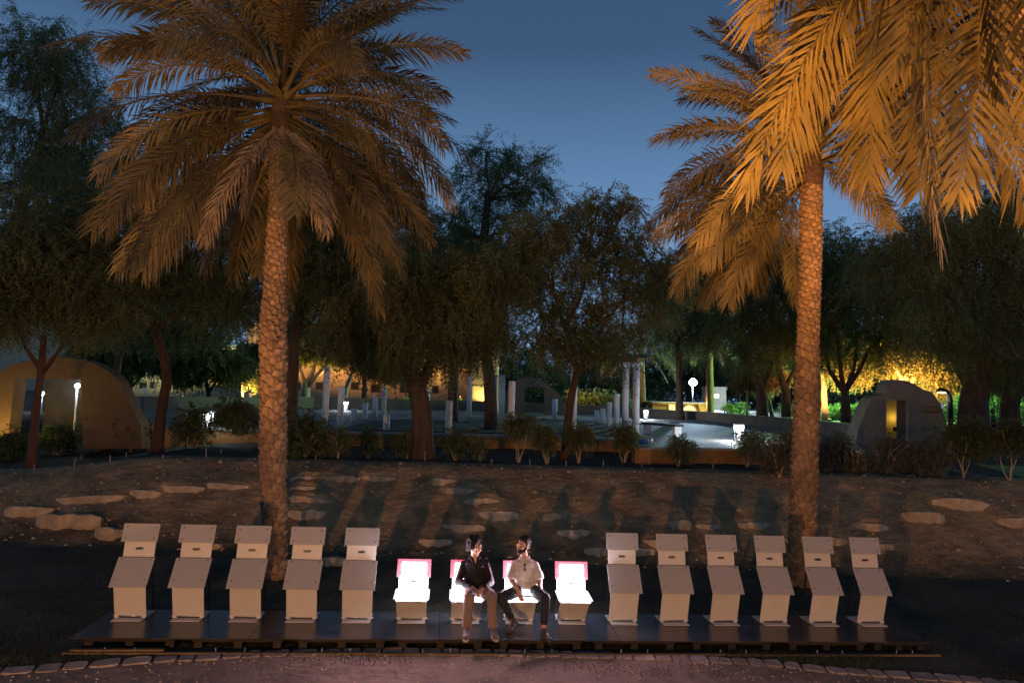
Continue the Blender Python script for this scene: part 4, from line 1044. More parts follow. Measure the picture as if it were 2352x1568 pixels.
tree('spreading_tree', 'dark vase shaped tree directly behind the right palm trunk', [(1806, 970), (1805, 900), (1795, 870), (1780, 810)], .32, [(1800, 640, 90), (1870, 700, 90), (1810, 770, 70), (1870, 600, 90), (1760, 560, 70)], 42, 3000, 109, 'leaf_dark', 'bark', GL, forks=[[(1803, 890), (1830, 840), (1850, 780)]], leaf=.19, wid=.05, twig=.9)
tree('spreading_tree', 'vase shaped tree with many stems between right palm and stepped wall', [(1945, 995), (1942, 920), (1938, 895)], .32, [(1930, 740, 80), (2010, 700, 95), (1900, 800, 45), (1960, 620, 100), (2000, 800, 50), (2050, 760, 60), (1890, 640, 70)], 36, 3200, 110, 'leaf_green', 'bark', GL, forks=[[(1938, 900), (1905, 850), (1890, 790)], [(1938, 900), (1930, 840), (1925, 780)], [(1940, 900), (1975, 850), (2005, 780)], [(1940, 905), (1960, 850), (1970, 790)]], leaf=.17, wid=.05, twig=.9, r1=.16)
tree('weeping_tree', 'massive gnarled tree at the right edge over the stepped wall', [(2245, 1010), (2235, 950), (2240, 890), (2250, 830), (2235, 770)], .62, [(2200, 610, 130), (2310, 590, 130), (2250, 720, 110), (2340, 740, 90), (2150, 690, 110), (2070, 620, 110), (2330, 470, 110), (2200, 780, 60), (2300, 820, 60), (2100, 540, 90), (2240, 500, 110)], 27.5, 6200, 111, 'leaf_mid', 'bark', GL, forks=[[(2240, 890), (2200, 830), (2170, 770)], [(2245, 860), (2290, 800), (2320, 730)]], twig=1.0, droop=1.5, r1=.40, leaf=.15, wid=.04)
tree('weeping_tree', 'second thick trunk at the right edge beside the massive one', [(2325, 1010), (2318, 940), (2330, 880), (2350, 820)], .45, [(2350, 800, 70), (2380, 700, 90), (2400, 600, 90), (2330, 880, 30)], 29, 1800, 112, 'leaf_dark', 'bark', GL, twig=1.0, droop=1.3)
tree('feathery_tree', 'dark tree filling the gap behind the slanting red barked one', [(262, 925), (266, 860), (280, 790)], .26, [(230, 720, 75), (330, 735, 70), (420, 745, 60), (500, 720, 65), (280, 650, 80), (400, 660, 70)], 36, 2400, 124, 'leaf_dark', 'bark', GL, ground=FG, leaf=.17, wid=.05, twig=.9)
tree('feathery_tree', 'distant airy tree filling the gap between pergola and the far palms', [(1562, 950), (1560, 870), (1556, 790)], .26, [(1540, 700, 60), (1590, 720, 55), (1560, 650, 50), (1510, 760, 50), (1600, 780, 45), (1620, 660, 45)], 44, 1500, 125, 'leaf_dark', 'bark', GL, ground=FG, leaf=.19, wid=.05, twig=1.0)
tree('feathery_tree', 'tall tree behind the weeping one closing the canopy left of centre', [(1040, 950), (1042, 850), (1046, 740)], .28, [(1000, 560, 75), (1060, 600, 80), (960, 640, 80), (1110, 660, 70), (900, 570, 75), (860, 640, 70)], 33, 2300, 126, 'leaf_mid', 'bark', GL, ground=FG, leaf=.16, wid=.045, twig=.9)
tree('round_tree', 'low round dark tree behind the left arch wall', [(292, 925), (300, 890), (290, 850)], .20, [(260, 800, 60), (320, 790, 65), (380, 800, 55), (300, 840, 40)], 46, 2600, 113, 'leaf_dark', 'bark', GL, forks=[[(300, 890), (330, 860), (350, 830)]], leaf=.2, wid=.07, ground=FG)
tree('round_tree', 'low round dark tree with twin stems left of the left palm trunk', [(482, 930), (480, 900), (470, 870)], .20, [(420, 820, 60), (480, 810, 60), (530, 840, 40), (440, 850, 35)], 44, 2600, 114, 'leaf_dark', 'bark', GL, forks=[[(482, 900), (500, 870), (510, 850)]], leaf=.2, wid=.07, ground=FG)
tree('round_tree', 'orange lit small tree left of the left palm trunk', [(558, 925), (556, 895), (560, 860)], .12, [(545, 830, 32), (580, 815, 34), (520, 850, 22), (590, 860, 22)], 58, 1500, 115, 'leaf_green', 'bark_pale', GL, leaf=.22, wid=.09, ground=FG)
tree('round_tree', 'pale forked tree lit golden before the ochre building', [(702, 925), (703, 895), (702, 870)], .42, [(670, 800, 40), (730, 790, 45), (760, 810, 30), (700, 770, 45), (640, 780, 35)], 60, 1900, 116, 'leaf_green', 'bark_pale', GL, forks=[[(702, 890), (690, 850), (678, 810)], [(703, 885), (720, 850), (732, 810)], [(704, 890), (735, 855), (770, 820)]], leaf=.22, wid=.09, ground=FG, r1=.3)
tree('round_tree', 'slim slanting tree lit golden between the left columns', [(790, 925), (795, 890), (815, 840)], .26, [(830, 800, 45), (870, 830, 35), (800, 770, 40), (900, 840, 30)], 58, 1700, 117, 'leaf_mid', 'bark_pale', GL, leaf=.22, wid=.08, ground=FG, droop=1.4)
tree('round_tree', 'dark stemmed tree with golden hanging leaves left of the massive trunk', [(836, 930), (838, 890), (832, 840)], .26, [(850, 790, 50), (900, 800, 50), (940, 850, 30), (820, 740, 55)], 56, 2000, 118, 'leaf_mid', 'bark', GL, leaf=.22, wid=.08, ground=FG, droop=1.5)
tree('round_tree', 'blazing orange lit tree behind the stepped wall', [(2088, 960), (2086, 900), (2080, 860)], .32, [(2090, 800, 55), (2130, 830, 45), (2050, 820, 45), (2160, 870, 35), (2110, 750, 50), (2030, 770, 40), (2180, 820, 40)], 50, 3200, 119, 'leaf_mid', 'bark_pale', GL, forks=[[(2086, 890), (2110, 850), (2125, 810)], [(2084, 890), (2060, 850), (2045, 810)]], leaf=.2, wid=.08, ground=FG, droop=1.2)
tree('round_tree', 'orange lit slim tree right of the right palm trunk', [(1895, 965), (1893, 900), (1890, 850)], .28, [(1900, 800, 45), (1930, 840, 40), (1880, 760, 45), (1960, 850, 35)], 52, 1900, 120, 'leaf_mid', 'bark_pale', GL, leaf=.2, wid=.08, ground=FG, droop=1.2)
tree('young_tree', 'young staked tree with few orange leaves on the path side', [(1716, 950), (1716, 910), (1718, 880)], .07, [(1722, 858, 22), (1700, 870, 16), (1735, 880, 14)], 44, 420, 121, 'leaf_brown', 'bark_pale', GL, leaf=.16, wid=.06, twig=.5, ground=FG, subs=3)
tree('young_tree', 'young bright green lit tree beside the curving path', [(1857, 940), (1857, 920), (1857, 905)], .10, [(1857, 885, 18), (1845, 900, 12), (1868, 902, 12)], 66, 500, 122, 'leaf_green', 'bark_pale', GL, leaf=.22, wid=.09, twig=.5, ground=FG, subs=3)
tree('leaning_tree', 'small leaning bare stemmed tree beside the curving path', [(1775, 950), (1768, 925), (1758, 895)], .16, [(1750, 870, 25), (1775, 860, 25), (1730, 850, 22)], 52, 700, 123, 'leaf_brown', 'bark', GL, leaf=.18, wid=.06, ground=FG)
# far belt of trees that closes the view
lob = []
rg = random.Random(77)
for i in range(128):
    x = -120 + (i % 64) * 40 + rg.uniform(-15, 15)
    yy = 820 if not (1240 < x < 1520) else 850
    if i >= 64: yy = 885
    lob.append((x, yy + rg.uniform(-35, 40), rg.uniform(45, 80)))
ng = np.random.default_rng(5); L3 = []
for (x, y, r_) in lob:
    d = rg.uniform(100, 125); c = at_d(x, y, d); L3.append((tuple(c), r_ * d / FPX))
V, F = crown_geo(ng, L3, 26000, .55, .22, 2.0, 6, .8, 1.8, .8)
tag(mobj('woods', np_mesh('woods', V, F, M['leaf_dark'])), 'dark belt of far trees behind the park', 'woods', kind='stuff')

# unseen tree belt added behind the camera, keeps the sky off the chair fronts
L3 = [((rg.uniform(-45, 45), rg.uniform(-24, -15), rg.uniform(2.5, 11)), rg.uniform(2.2, 3.6)) for i in range(70)]
V, F = crown_geo(ng, L3, 16000, .5, .2, 1.6, 6, .8, 1.8, .9)
tag(mobj('woods', np_mesh('woods', V, F, M['leaf_dark'])), 'unseen belt of trees added behind the path as a sky blocker', 'woods', kind='stuff')

# ------------------------------------------------------------------ shrubs in the planting strip
def shrub(name, lab, x, yb, yt, w, n, seed, leafm, stems, d=None, leaf=.07, wid=.028, bare=.35, droop=.3, bark='bark_pale', group='shrubs in the planting strip', dens=1):
    p = on_ground(x, yb) if d is None else at_d(x, yb, d)
    rg = random.Random(seed); ng = np.random.default_rng(seed); k = p.y / FPX
    e = empty(name, p); tag(e, lab, 'shrub', group); h = (yb - yt) * k; wd = w * k / 2
    b = MB()
    for i in range(stems):
        a = 2 * PI * i / stems + rg.uniform(-.4, .4); q = Vector((COS(a) * wd * .6, SIN(a) * wd * .5, h * rg.uniform(.6, .85)))
        b.tube(limb_path((rg.uniform(-.03, .03), rg.uniform(-.03, .03), -.06), q, .12, 5, rg), [.022, .019, .015, .012, .009, .005], 6, False)
        for s in range(2):
            q2 = q * rg.uniform(.5, .8); b.tube(limb_path(q2, q2 + V3(rg.uniform(-1, 1) * wd * .5, rg.uniform(-1, 1) * wd * .5, h * .3), .1, 3, rg), [.010, .008, .006, .003], 5, False)
    b.build('stem', M[bark], e)
    lob = [((rg.uniform(-.55, .55) * wd, rg.uniform(-.5, .5) * wd, h * (bare + (1 - bare) * rg.uniform(.25, .8))), wd * rg.uniform(.4, .62)) for _ in range(6)]
    V, F = crown_geo(ng, lob, n, leaf, wid, .28, 7, droop, 2.0, min(1.2, h * (1 - bare) / wd * .8 + .3))
    V[:, 2] = np.maximum(V[:, 2], .02)
    mobj('leaves', np_mesh('leaves', V, F, M[leafm]), e)
    return e
SH = [('shrub', 'leafy dark bush right of the left palm trunk', 700, 1050, 955, 110, 420, 'leaf_dark', 6, None, .10, .04, .2),
      ('shrub', 'umbrella shaped dark bush left of the left palm trunk', 545, 1000, 925, 100, 420, 'leaf_dark', 4, 22.0, .10, .04, .35),
      ('shrub', 'sparse low shrub with upright twigs near the ochre wall at left', 775, 1052, 985, 60, 110, 'leaf_mid', 7, None, .09, .03, .2),
      ('shrub', 'slim shrub left of the massive trunk', 846, 1052, 990, 50, 130, 'leaf_mid', 5, None, .09, .03, .3),
      ('shrub', 'shrub standing at the foot of the massive trunk', 935, 1053, 985, 60, 160, 'leaf_dark', 5, None, .09, .03, .3),
      ('shrub', 'low shrub with fine leaves right of the massive trunk', 1045, 1058, 995, 66, 150, 'leaf_dark', 5, None, .09, .03, .3),
      ('shrub', 'small shrub with bare pale stem before the ochre wall', 1102, 1060, 1000, 44, 90, 'leaf_mid', 3, None, .08, .03, .4),
      ('tree_shrub', 'tall stemmed round shrub left of the red limbed tree', 1192, 1062, 955, 62, 260, 'leaf_mid', 3, None, .08, .032, .5),
      ('tree_shrub', 'pale stemmed shrub between two taller ones near the centre', 1256, 1065, 982, 56, 200, 'leaf_mid', 5, None, .08, .03, .45),
      ('tree_shrub', 'pale stemmed shrub directly right of the red limbed trunk', 1330, 1063, 978, 60, 230, 'leaf_mid', 5, None, .08, .03, .42),
      ('tree_shrub', 'pale stemmed shrub in front of the pergola posts', 1434, 1063, 980, 66, 240, 'leaf_mid', 4, None, .08, .03, .45),
      ('shrub', 'thin feathery shrub before the bare ochre wall at right', 1556, 1070, 1004, 70, 120, 'leaf_mid', 5, None, .09, .028, .25),
      ('shrub', 'slim twin stemmed plant in front of the bright plaza edge', 1716, 1072, 995, 66, 150, 'leaf_mid', 3, None, .09, .028, .45),
      ('shrub', 'silvery bushy shrub left of the right palm trunk', 1790, 1095, 985, 110, 650, 'leaf_grey', 8, None, .06, .026, .05),
      ('shrub', 'silvery shrub right of the right palm trunk', 1898, 1085, 995, 80, 420, 'leaf_grey', 6, None, .06, .026, .08),
      ('hedge_shrub', 'dark clipped shrub at the left end of the right hedge', 1958, 1085, 1010, 90, 520, 'leaf_grey', 6, None, .06, .026, .05),
      ('hedge_shrub', 'dense shrub in the middle of the right hedge', 2040, 1088, 1012, 100, 560, 'leaf_grey', 6, None, .06, .026, .05),
      ('hedge_shrub', 'grey shrub at the right end of the right hedge', 2118, 1092, 1016, 100, 560, 'leaf_grey', 6, None, .06, .026, .05),
      ('tree_shrub', 'umbrella topped shrub below the massive right tree', 2212, 1098, 975, 100, 380, 'leaf_dark', 4, None, .09, .035, .5),
      ('tree_shrub', 'orange stemmed shrub at the right edge', 2318, 1103, 972, 96, 330, 'leaf_dark', 3, None, .09, .035, .5),
      ('shrub', 'long leaved plant at the left edge by the arch wall', 10, 1058, 990, 90, 260, 'leaf_green', 5, None, .13, .03, .05),
      ('shrub', 'yellow green leafy shrub in the doorway of the left arch wall', 130, 1045, 985, 80, 260, 'leaf_green', 4, None, .11, .03, .3),
      ('shrub', 'loose shrub before the right half of the left arch wall', 225, 1035, 950, 76, 260, 'leaf_mid', 5, None, .10, .032, .25),
      ('shrub', 'dark shrub at the right foot of the left arch wall', 300, 1040, 938, 76, 300, 'leaf_dark', 5, None, .10, .035, .2),
      ('shrub', 'dark low shrub by the lit bollard left of the palm', 440, 1030, 950, 110, 380, 'leaf_dark', 5, None, .10, .035, .2)]
for i, s in enumerate(SH):
    nm, lab, x, yb, yt, w, n, lm, st, d, lf, wd, br = s
    shrub(nm, lab, x, yb, yt, w, n, 300 + i, lm, st, d, lf, wd, br)
# irrigation stakes
STK = [(23.5 + 55, 1066, 1080, 'at the foot of the thin forked tree'), (170, 1052, 1074, 'below the arch wall doorway, left of two close ones'), (186, 1044, 1057, 'below the arch wall doorway, right of two close ones'),
       (253, 1045, 1062, 'below the right half of the arch wall'), (290, 1038, 1051, 'below the right foot of the arch wall'), (374, 1043, 1052, 'beside the slanting red barked trunk'),
       (474, 1028, 1051, 'below the lit bollard left of the palm'), (508, 1031, 1042, 'just right of the tall stake below the lit bollard'), (725, 1045, 1055, 'below the leafy bush right of the left palm'),
       (910, 1041, 1051, 'left of the massive central trunk'), (976, 1037, 1059, 'touching the foot of the massive central trunk'), (1129, 1053, 1065, 'right of the small bare stemmed shrub'),
       (1217, 1054, 1066, 'between the first two pale stemmed shrubs at centre'), (1300, 1058, 1071, 'at the foot of the red limbed trunk'), (1386, 1056, 1071, 'between the pale stemmed shrubs before the pergola'),
       (1474, 1064, 1073, 'left of the bare ochre wall section'), (1638, 1063, 1077, 'in front of the bare ochre wall section')]
for (x, yt, yb, lab) in STK:
    p = on_ground(x, yb); k = p.y / FPX; h = (yb - yt) * k
    b = MB(); b.tube([(0, 0, -.05), (0, 0, h)], .014, 6); o = b.build('irrigation_stake', M['stake'], None, p); o.rotation_euler = (rng.uniform(-.1, .1), rng.uniform(-.1, .1), 0)
    tag(o, 'thin pale stake ' + lab, 'stake', 'irrigation stakes in the planting strip')
# hedges of the far right park
for (xa, xb, yt, yb, d, lab) in ((1660, 1700, 912, 940, 62, 'rounded red green hedge right of the mid palm'), (1795, 1925, 918, 950, 62, 'green lit hedge along the curving path'), (1900, 2010, 925, 960, 54, 'orange edged hedge behind the right palm'), (2180, 2360, 900, 960, 60, 'bright green lit hedge at the far right'), (1310, 1480, 905, 950, 66, 'dark hedge behind the pergola')):
    a = at_d(xa, yb, d); c = at_d(xb, yb, d); k = d / FPX; e = empty('hedge', ((a.x + c.x) / 2, d, FG)); tag(e, lab, 'hedge', 'hedges in the far park')
    H = (yb - yt) * k; W = c.x - a.x; lob = []
    for i in range(max(2, int(W / 1.1))): lob.append(((-W / 2 + 1.1 * (i + .5), rng.uniform(-.3, .3), H * .45), H * rng.uniform(.5, .65)))
    V, F = crown_geo(np.random.default_rng(int(xa)), lob, int(170 * W), .16, .07, .4, 6, .2, 2.4, 1.0); V[:, 2] = np.maximum(V[:, 2], 0.0)
    mobj('leaves', np_mesh('leaves', V, F, M['leaf_green']), e)
b = MB(); pth = [at_z(x, y, FG + .09) for x, y in ((1640, 958), (1700, 952), (1760, 944), (1830, 931), (1880, 927), (1880, 920), (1820, 921), (1740, 928), (1640, 940))]
b.add([(p.x, p.y, FG + .09) for p in pth], [tuple(range(len(pth)))]); tag(b.build('curving_path', M['paving']), kind='structure')

# ------------------------------------------------------------------ people
def remeshed(mb, name, mt, parent, vox=.008, sm=4, keep=None):
    o = mb.build(name, mt, parent)
    md = o.modifiers.new('r', 'REMESH'); md.mode = 'VOXEL'; md.voxel_size = vox; md.use_smooth_shade = True
    m2 = o.modifiers.new('s', 'SMOOTH'); m2.factor = .5; m2.iterations = sm
    dg = bpy.context.evaluated_depsgraph_get(); dg.update()
    me = bpy.data.meshes.new_from_object(o.evaluated_get(dg)); o.modifiers.clear(); old = o.data; o.data = me
    me.name = name; bpy.data.meshes.remove(old)
    if not me.materials: me.materials.append(mt)
    return o
def oval(b, rings, seg=16):
    """rings: (centre, rx, ry) stacked, closed at both ends"""
    vs_, fs = [], []
    for (c, rx, ry) in rings:
        for k in range(seg):
            a = 2 * PI * k / seg; vs_.append((c[0] + COS(a) * rx, c[1] + SIN(a) * ry, c[2]))
    for i in range(len(rings) - 1):
        for k in range(seg):
            k2 = (k + 1) % seg; fs.append((i * seg + k, i * seg + k2, (i + 1) * seg + k2, (i + 1) * seg + k))
    fs.append(tuple(range(seg - 1, -1, -1))); fs.append(tuple((len(rings) - 1) * seg + k for k in range(seg)))
    b.add(vs_, fs, True)
def hand(b, wr, fwd, pn, side, r=.0085, curl=.9):
    """wr wrist point, fwd direction of the fingers, pn palm normal (the way fingers curl), side +1/-1 thumb side"""
    f = Vector(fwd).normalized(); n_ = Vector(pn).normalized(); n_ = (n_ - f * n_.dot(f)).normalized(); s = f.cross(n_) * side
    wr = Vector(wr)
    for o_ in (-.024, -.008, .008, .024): b.cap(wr + s * o_ * .7, wr + f * .085 + s * o_, .014, .0125)
    for i, (o_, l_) in enumerate(((.027, .070), (.009, .080), (-.009, .074), (-.026, .058))):
        p0 = wr + f * .085 + s * o_
        p1 = p0 + (f * COS(curl * .5) + n_ * SIN(curl * .5)) * l_ * .45
        p2 = p1 + (f * COS(curl * 1.3) + n_ * SIN(curl * 1.3)) * l_ * .33
        p3 = p2 + (f * COS(curl * 1.9) + n_ * SIN(curl * 1.9)) * l_ * .27
        b.cap(p0, p1, r * 1.05, r); b.cap(p1, p2, r, r * .92); b.cap(p2, p3, r * .92, r * .8)
    t0 = wr + f * .02 + s * .026; t1 = t0 + (f * .7 + s * .6 + n_ * .35).normalized() * .042; t2 = t1 + (f * .9 + s * .1 + n_ * .5).normalized() * .034
    b.cap(t0, t1, .0125, .0105); b.cap(t1, t2, .0105, .009)
def head_rot(yaw, pitch=0, roll=0):
    return Matrix.Rotation(yaw, 3, 'Z') @ Matrix.Rotation(pitch, 3, 'X') @ Matrix.Rotation(roll, 3, 'Y')
def head(b, c, Rm, k=1.0):
    """face looks along -y before rotation"""
    c = Vector(c); g = lambda x, y, z: c + Rm @ (Vector((x, y, z)) * k)
    b.sphere(g(0, .012, .035), .0, (1, 1, 1)) if False else None
    b.sphere(g(0, .015, .035), .094 * k, (.80, 1.0, .92), Rm, 16, 12)
    b.sphere(g(0, -.022, -.02), .078 * k, (.80, .86, 1.12), Rm, 14, 10)
    b.sphere(g(0, -.052, -.078), .036 * k, (1.1, .85, .75), Rm, 12, 8)          # chin
    b.cap(g(-.045, .005, -.055), g(-.02, -.052, -.078), .024 * k, .024 * k); b.cap(g(.045, .005, -.055), g(.02, -.052, -.078), .024 * k, .024 * k)
    b.cap(g(0, -.088, .012), g(0, -.112, -.022), .009 * k, .013 * k); b.sphere(g(-.011, -.098, -.024), .009 * k); b.sphere(g(.011, -.098, -.024), .009 * k)
    b.cap(g(-.04, -.078, .028), g(.04, -.078, .028), .012 * k, .012 * k)         # brow
    b.cap(g(-.02, -.092, -.05), g(.02, -.092, -.05), .0085 * k, .0085 * k)       # lips
    for s in (-1, 1):
        b.sphere(g(s * .076, .012, .0), .026 * k, (.35, .75, 1.15), Rm); b.sphere(g(s * .048, -.068, -.012), .026 * k, (1, .7, .8), Rm)
    return g
def face_parts(par, g, Rm, k, smile):
    for s in (-1, 1):
        b = MB(); b.sphere(g(s * .031, -.082, .010), .0105 * k, (1.25, .7, .75), Rm); b.build('eye', M['eye'], par)
        b = MB(); b.cap(g(s * .048, -.084, .034), g(s * .018, -.095, .037), .0045 * k, .0055 * k); b.build('eyebrow', M['hair'], par)
    b = MB(); b.cap(g(-.020, -.0955, -.052), g(.020, -.0955, -.052), .0062 * k, .0062 * k); o = b.build('mouth', M['lip'], par)
    if smile:
        b = MB(); b.cap(g(-.014, -.0995, -.050), g(.014, -.0995, -.050), .0042 * k, .0042 * k); b.build('teeth', M['teeth'], o)
def shoe(par, heel, toe, mt, msole):
    """heel, toe: sole points on the floor"""
    heel, toe = Vector(heel), Vector(toe); f = (toe - heel); L = f.length; f.normalize(); upv = Vector((0, 0, 1)); s = f.cross(upv).normalized(); upv = s.cross(f)
    b = MB()
    b.cap(heel + f * .045 + upv * .055, heel + f * (L - .05) + upv * .044, .043, .036); b.cap(heel + f * .05 + upv * .06, heel + f * .07 + upv * .105, .042, .044)
    b.cap(heel + f * (L * .55) + upv * .062 , heel + f * (.08) + upv * .10, .034, .040); b.cap(heel + f * (L * .7) + s * .012 + upv * .04, heel + f * (L * .7) - s * .012 + upv * .04, .038, .038)
    o = remeshed(b, 'shoe', mt, par, .008, 3)
    b = MB(); n = 14; pr = []
    for k in range(n):
        a = 2 * PI * k / n; pr.append(heel + f * (L * .5 + COS(a) * L * .5) + s * SIN(a) * (.046 if COS(a) > 0 else .038))
    b.add([p + upv * .001 for p in pr] + [p + upv * .028 for p in pr], [tuple(range(n - 1, -1, -1)), tuple(range(n, 2 * n))] + [(k, (k + 1) % n, n + (k + 1) % n, n + k) for k in range(n)])
    b.build('sole', msole, o)
    b = MB()
    for i in range(3):
        q = heel + f * (L * (.42 + .1 * i)) + upv * (.100 - .012 * i); b.bar(q - s * .022, q + s * .022, .007, .006)
    b.build('lace', M['stake'] if mt == M['shoe_grey'] else M['black'], o)

def person(ci, J, lab, male2):
    W = DM @ Matrix.Translation(((ci - 7) * .76, 0, 0.0))
    k = 1.0; sk = M['skin2'] if male2 else M['skin']
    b = MB()
    g = head(b, J['head'], J['hr'], .97)
    nb = Vector(J['neck']); b.cap(nb - V3(0, 0, .02), Vector(J['head']) + V3(0, .02, -.06), .056, .054)
    oval(b, [((J['pel'][0], J['pel'][1], J['pel'][2] - .08), .10, .085), (J['pel'], .135, .10), (J['waist'], .105, .075), (J['chest'], .12, .080), (nb - V3(0, 0, .07), .10, .06), (nb - V3(0, 0, .005), .06, .055)])
    for s in (0, 1):
        sh, elb, wr = J['sh'][s], J['el'][s], J['wr'][s]
        b.cap(Vector(sh) + V3(0, 0, -.03), elb, .038, .037); b.cap(elb, wr, .039, .026)
        hip, kn, an = J['hip'][s], J['kn'][s], J['an'][s]
        b.cap(hip, kn, .075, .052); b.cap(kn, an, .050, .036); b.cap(an, Vector(an) + (Vector(J['toe'][s]) - Vector(J['heel'][s])).normalized() * .1 + V3(0, 0, -.03), .034, .028)
        hand(b, wr, J['hf'][s], J['hn'][s], J['ts'][s], curl=J['curl'][s])
    if not male2:
        b.cap(nb + V3(0, -.035, .0), nb + V3(0.01, -.085, -.085), .035, .012)
    body = remeshed(b, 'person', sk, None, .0062, 3); tag(body, lab, 'person', 'men sitting on the chairs')
    face_parts(body, g, J['hr'], .97, not male2)
    # upper garment
    gm = M['shirt'] if male2 else M['jacket']
    b = MB(); P = J['pel']
    oval(b, [((P[0], P[1] - .01, P[2] - .055), .155, .125), ((P[0], P[1] - .015, P[2] + .03), .172, .135), (J['waist'], .170, .128), (J['chest'], .172, .125), (nb - V3(0, 0, .075), .150, .095), (nb - V3(0, 0, .035), .095, .072), (nb + V3(0, .01, .012), .064, .060)], 18)
    for s in (0, 1):
        sh, elb, wr = Vector(J['sh'][s]), Vector(J['el'][s]), Vector(J['wr'][s])
        if male2:
            end = sh.lerp(elb, .80); b.cap(sh + V3(0, 0, -.022), end, .054, .066); b.tube([sh.lerp(elb, .5), sh.lerp(elb, .90)], [.066, .074], 14)
        else:
            b.cap(sh + V3(0, 0, -.022), elb, .055, .054); b.cap(elb, wr.lerp(elb, .08), .054, .041); b.sphere(elb + V3(0, .01, -.02), .057); b.sphere(elb.lerp(wr, .5) + V3(0, 0, -.008), .055)
    for s in (0, 1):
        sh = Vector(J['sh'][s]); b.cap(nb + V3(0, .01, -.04), sh + V3(0, 0, -.035), .058, .058)
    up_ = remeshed(b, 'shirt' if male2 else 'jacket', gm, body, .008, 3)
    b = MB(); rgm = [(nb + V3(COS(a) * .062, SIN(a) * .058 - .002 + (0), .012 - .02 * (SIN(a) < -.3) - .0 * a)) for a in [2 * PI * i / 20 for i in range(20)]]
    if male2: b.tube(rgm + [rgm[0]], .008, 6, False); b.build('collar', gm, up_)
    else:
        for s in (-1, 1):
            b.tube([nb + V3(s * .058, .045, .02), nb + V3(s * .066, -.01, .015), nb + V3(s * .045, -.075, -.03), nb + V3(s * .008 + .008, -.112, -.115)], [.013, .014, .012, .008], 8)
        b.build('collar', gm, up_)
        b = MB(); b.bar(Vector(J['chest']) + V3(.085, -.1275, .035), Vector(J['chest']) + V3(.115, -.119, .038), .004, .006); b.build('chest_logo', M['column'], up_)
        b = MB(); b.tube([nb + V3(.01, -.118, -.12), Vector(J['chest']) + V3(.0, -.137, -.06), Vector(J['waist']) + V3(0, -.135, -.02)], .004, 6); b.build('zip', M['bolt'], up_)
    # trousers
    b = MB(); P = Vector(P)
    oval(b, [(P + V3(0, 0, -.095), .145, .125), (P + V3(0, 0, -.03), .160, .13), (P + V3(0, 0, .05), .150, .115)], 16)
    for s in (0, 1):
        hip, kn, an = Vector(J['hip'][s]), Vector(J['kn'][s]), Vector(J['an'][s])
        if male2:
            b.cap(hip, kn, .093, .070); b.cap(kn, kn.lerp(an, .45), .069, .062); b.tube([kn.lerp(an, .4), kn.lerp(an, .82)], [.063, .049], 14)
        else:
            b.cap(hip, kn, .097, .078); b.cap(kn, kn.lerp(an, .5), .077, .069); b.tube([kn.lerp(an, .4), kn.lerp(an, .97)], [.070, .068], 14)
            b.sphere(kn.lerp(an, .9) + V3(0, -.012, 0), .066, (1, 1, .5)); b.sphere(kn.lerp(an, .72) + V3(.01, -.01, 0), .068, (1, 1, .35))
    remeshed(b, 'trousers', M['jeans'] if male2 else M['trousers'], body, .008, 3)
    for s in (0, 1):
        shoe(body, J['heel'][s], J['toe'][s], M['shoe'] if male2 else M['shoe_grey'], M['black'] if male2 else M['sole'])
    # hair
    hc = J['head']; Rm = J['hr']; rg = random.Random(5 + ci)
    b = MB()
    if male2:
        b.sphere(g(0, .030, .060), .098, (.82, .96, .86), Rm, 16, 10); b.sphere(g(0, -.028, .098), .062, (1.05, .85, .55), Rm); b.sphere(g(0, .075, .0), .062, (1.0, .6, 1.0), Rm)
        for s in (-1, 1): b.cap(g(s * .068, -.005, .045), g(s * .068, .0, .005), .016, .012)
        remeshed(b, 'hair', M['hair'], body, .006, 2)
        b = MB(); b.sphere(g(0, -.052, -.082), .046, (1.12, .92, .80), Rm)
        for s in (-1, 1): b.cap(g(s * .062, .0, -.02), g(s * .050, -.035, -.068), .016, .026); b.cap(g(s * .05, -.035, -.068), g(s * .018, -.075, -.085), .026, .026); b.cap(g(s * .022, -.092, -.036), g(s * .03, -.083, -.060), .008, .010)
        b.cap(g(-.022, -.094, -.036), g(.022, -.094, -.036), .0085, .0085)
        remeshed(b, 'beard', M['hair'], body, .006, 2)
        # sunglasses hung in the neckline
    else:
        b.sphere(g(0, .030, .055), .100, (.88, 1.0, .90), Rm, 16, 10)
        for i in range(140):
            a = rg.uniform(0, 2 * PI); zz = rg.uniform(-.095, .13); rr_ = .088 * math.sqrt(max(.05, 1 - ((zz - .03) / .115) ** 2)) if zz > .03 else .086
            px, py = COS(a) * rr_, SIN(a) * rr_ + .025
            if py < -.030 and zz < .075: continue
            if zz < -.03 and py < .01: continue
            b.sphere(g(px, py, zz), rg.uniform(.013, .030), (1, 1, 1.1), Rm, 7, 5)
        for i in range(10): b.sphere(g(rg.uniform(-.06, .06), rg.uniform(-.066, -.045), rg.uniform(.082, .11)), rg.uniform(.013, .020), (1, 1, 1), Rm, 7, 5)
        remeshed(b, 'hair', M['hair'], body, .006, 1)
    body.matrix_world = W
    return body, W
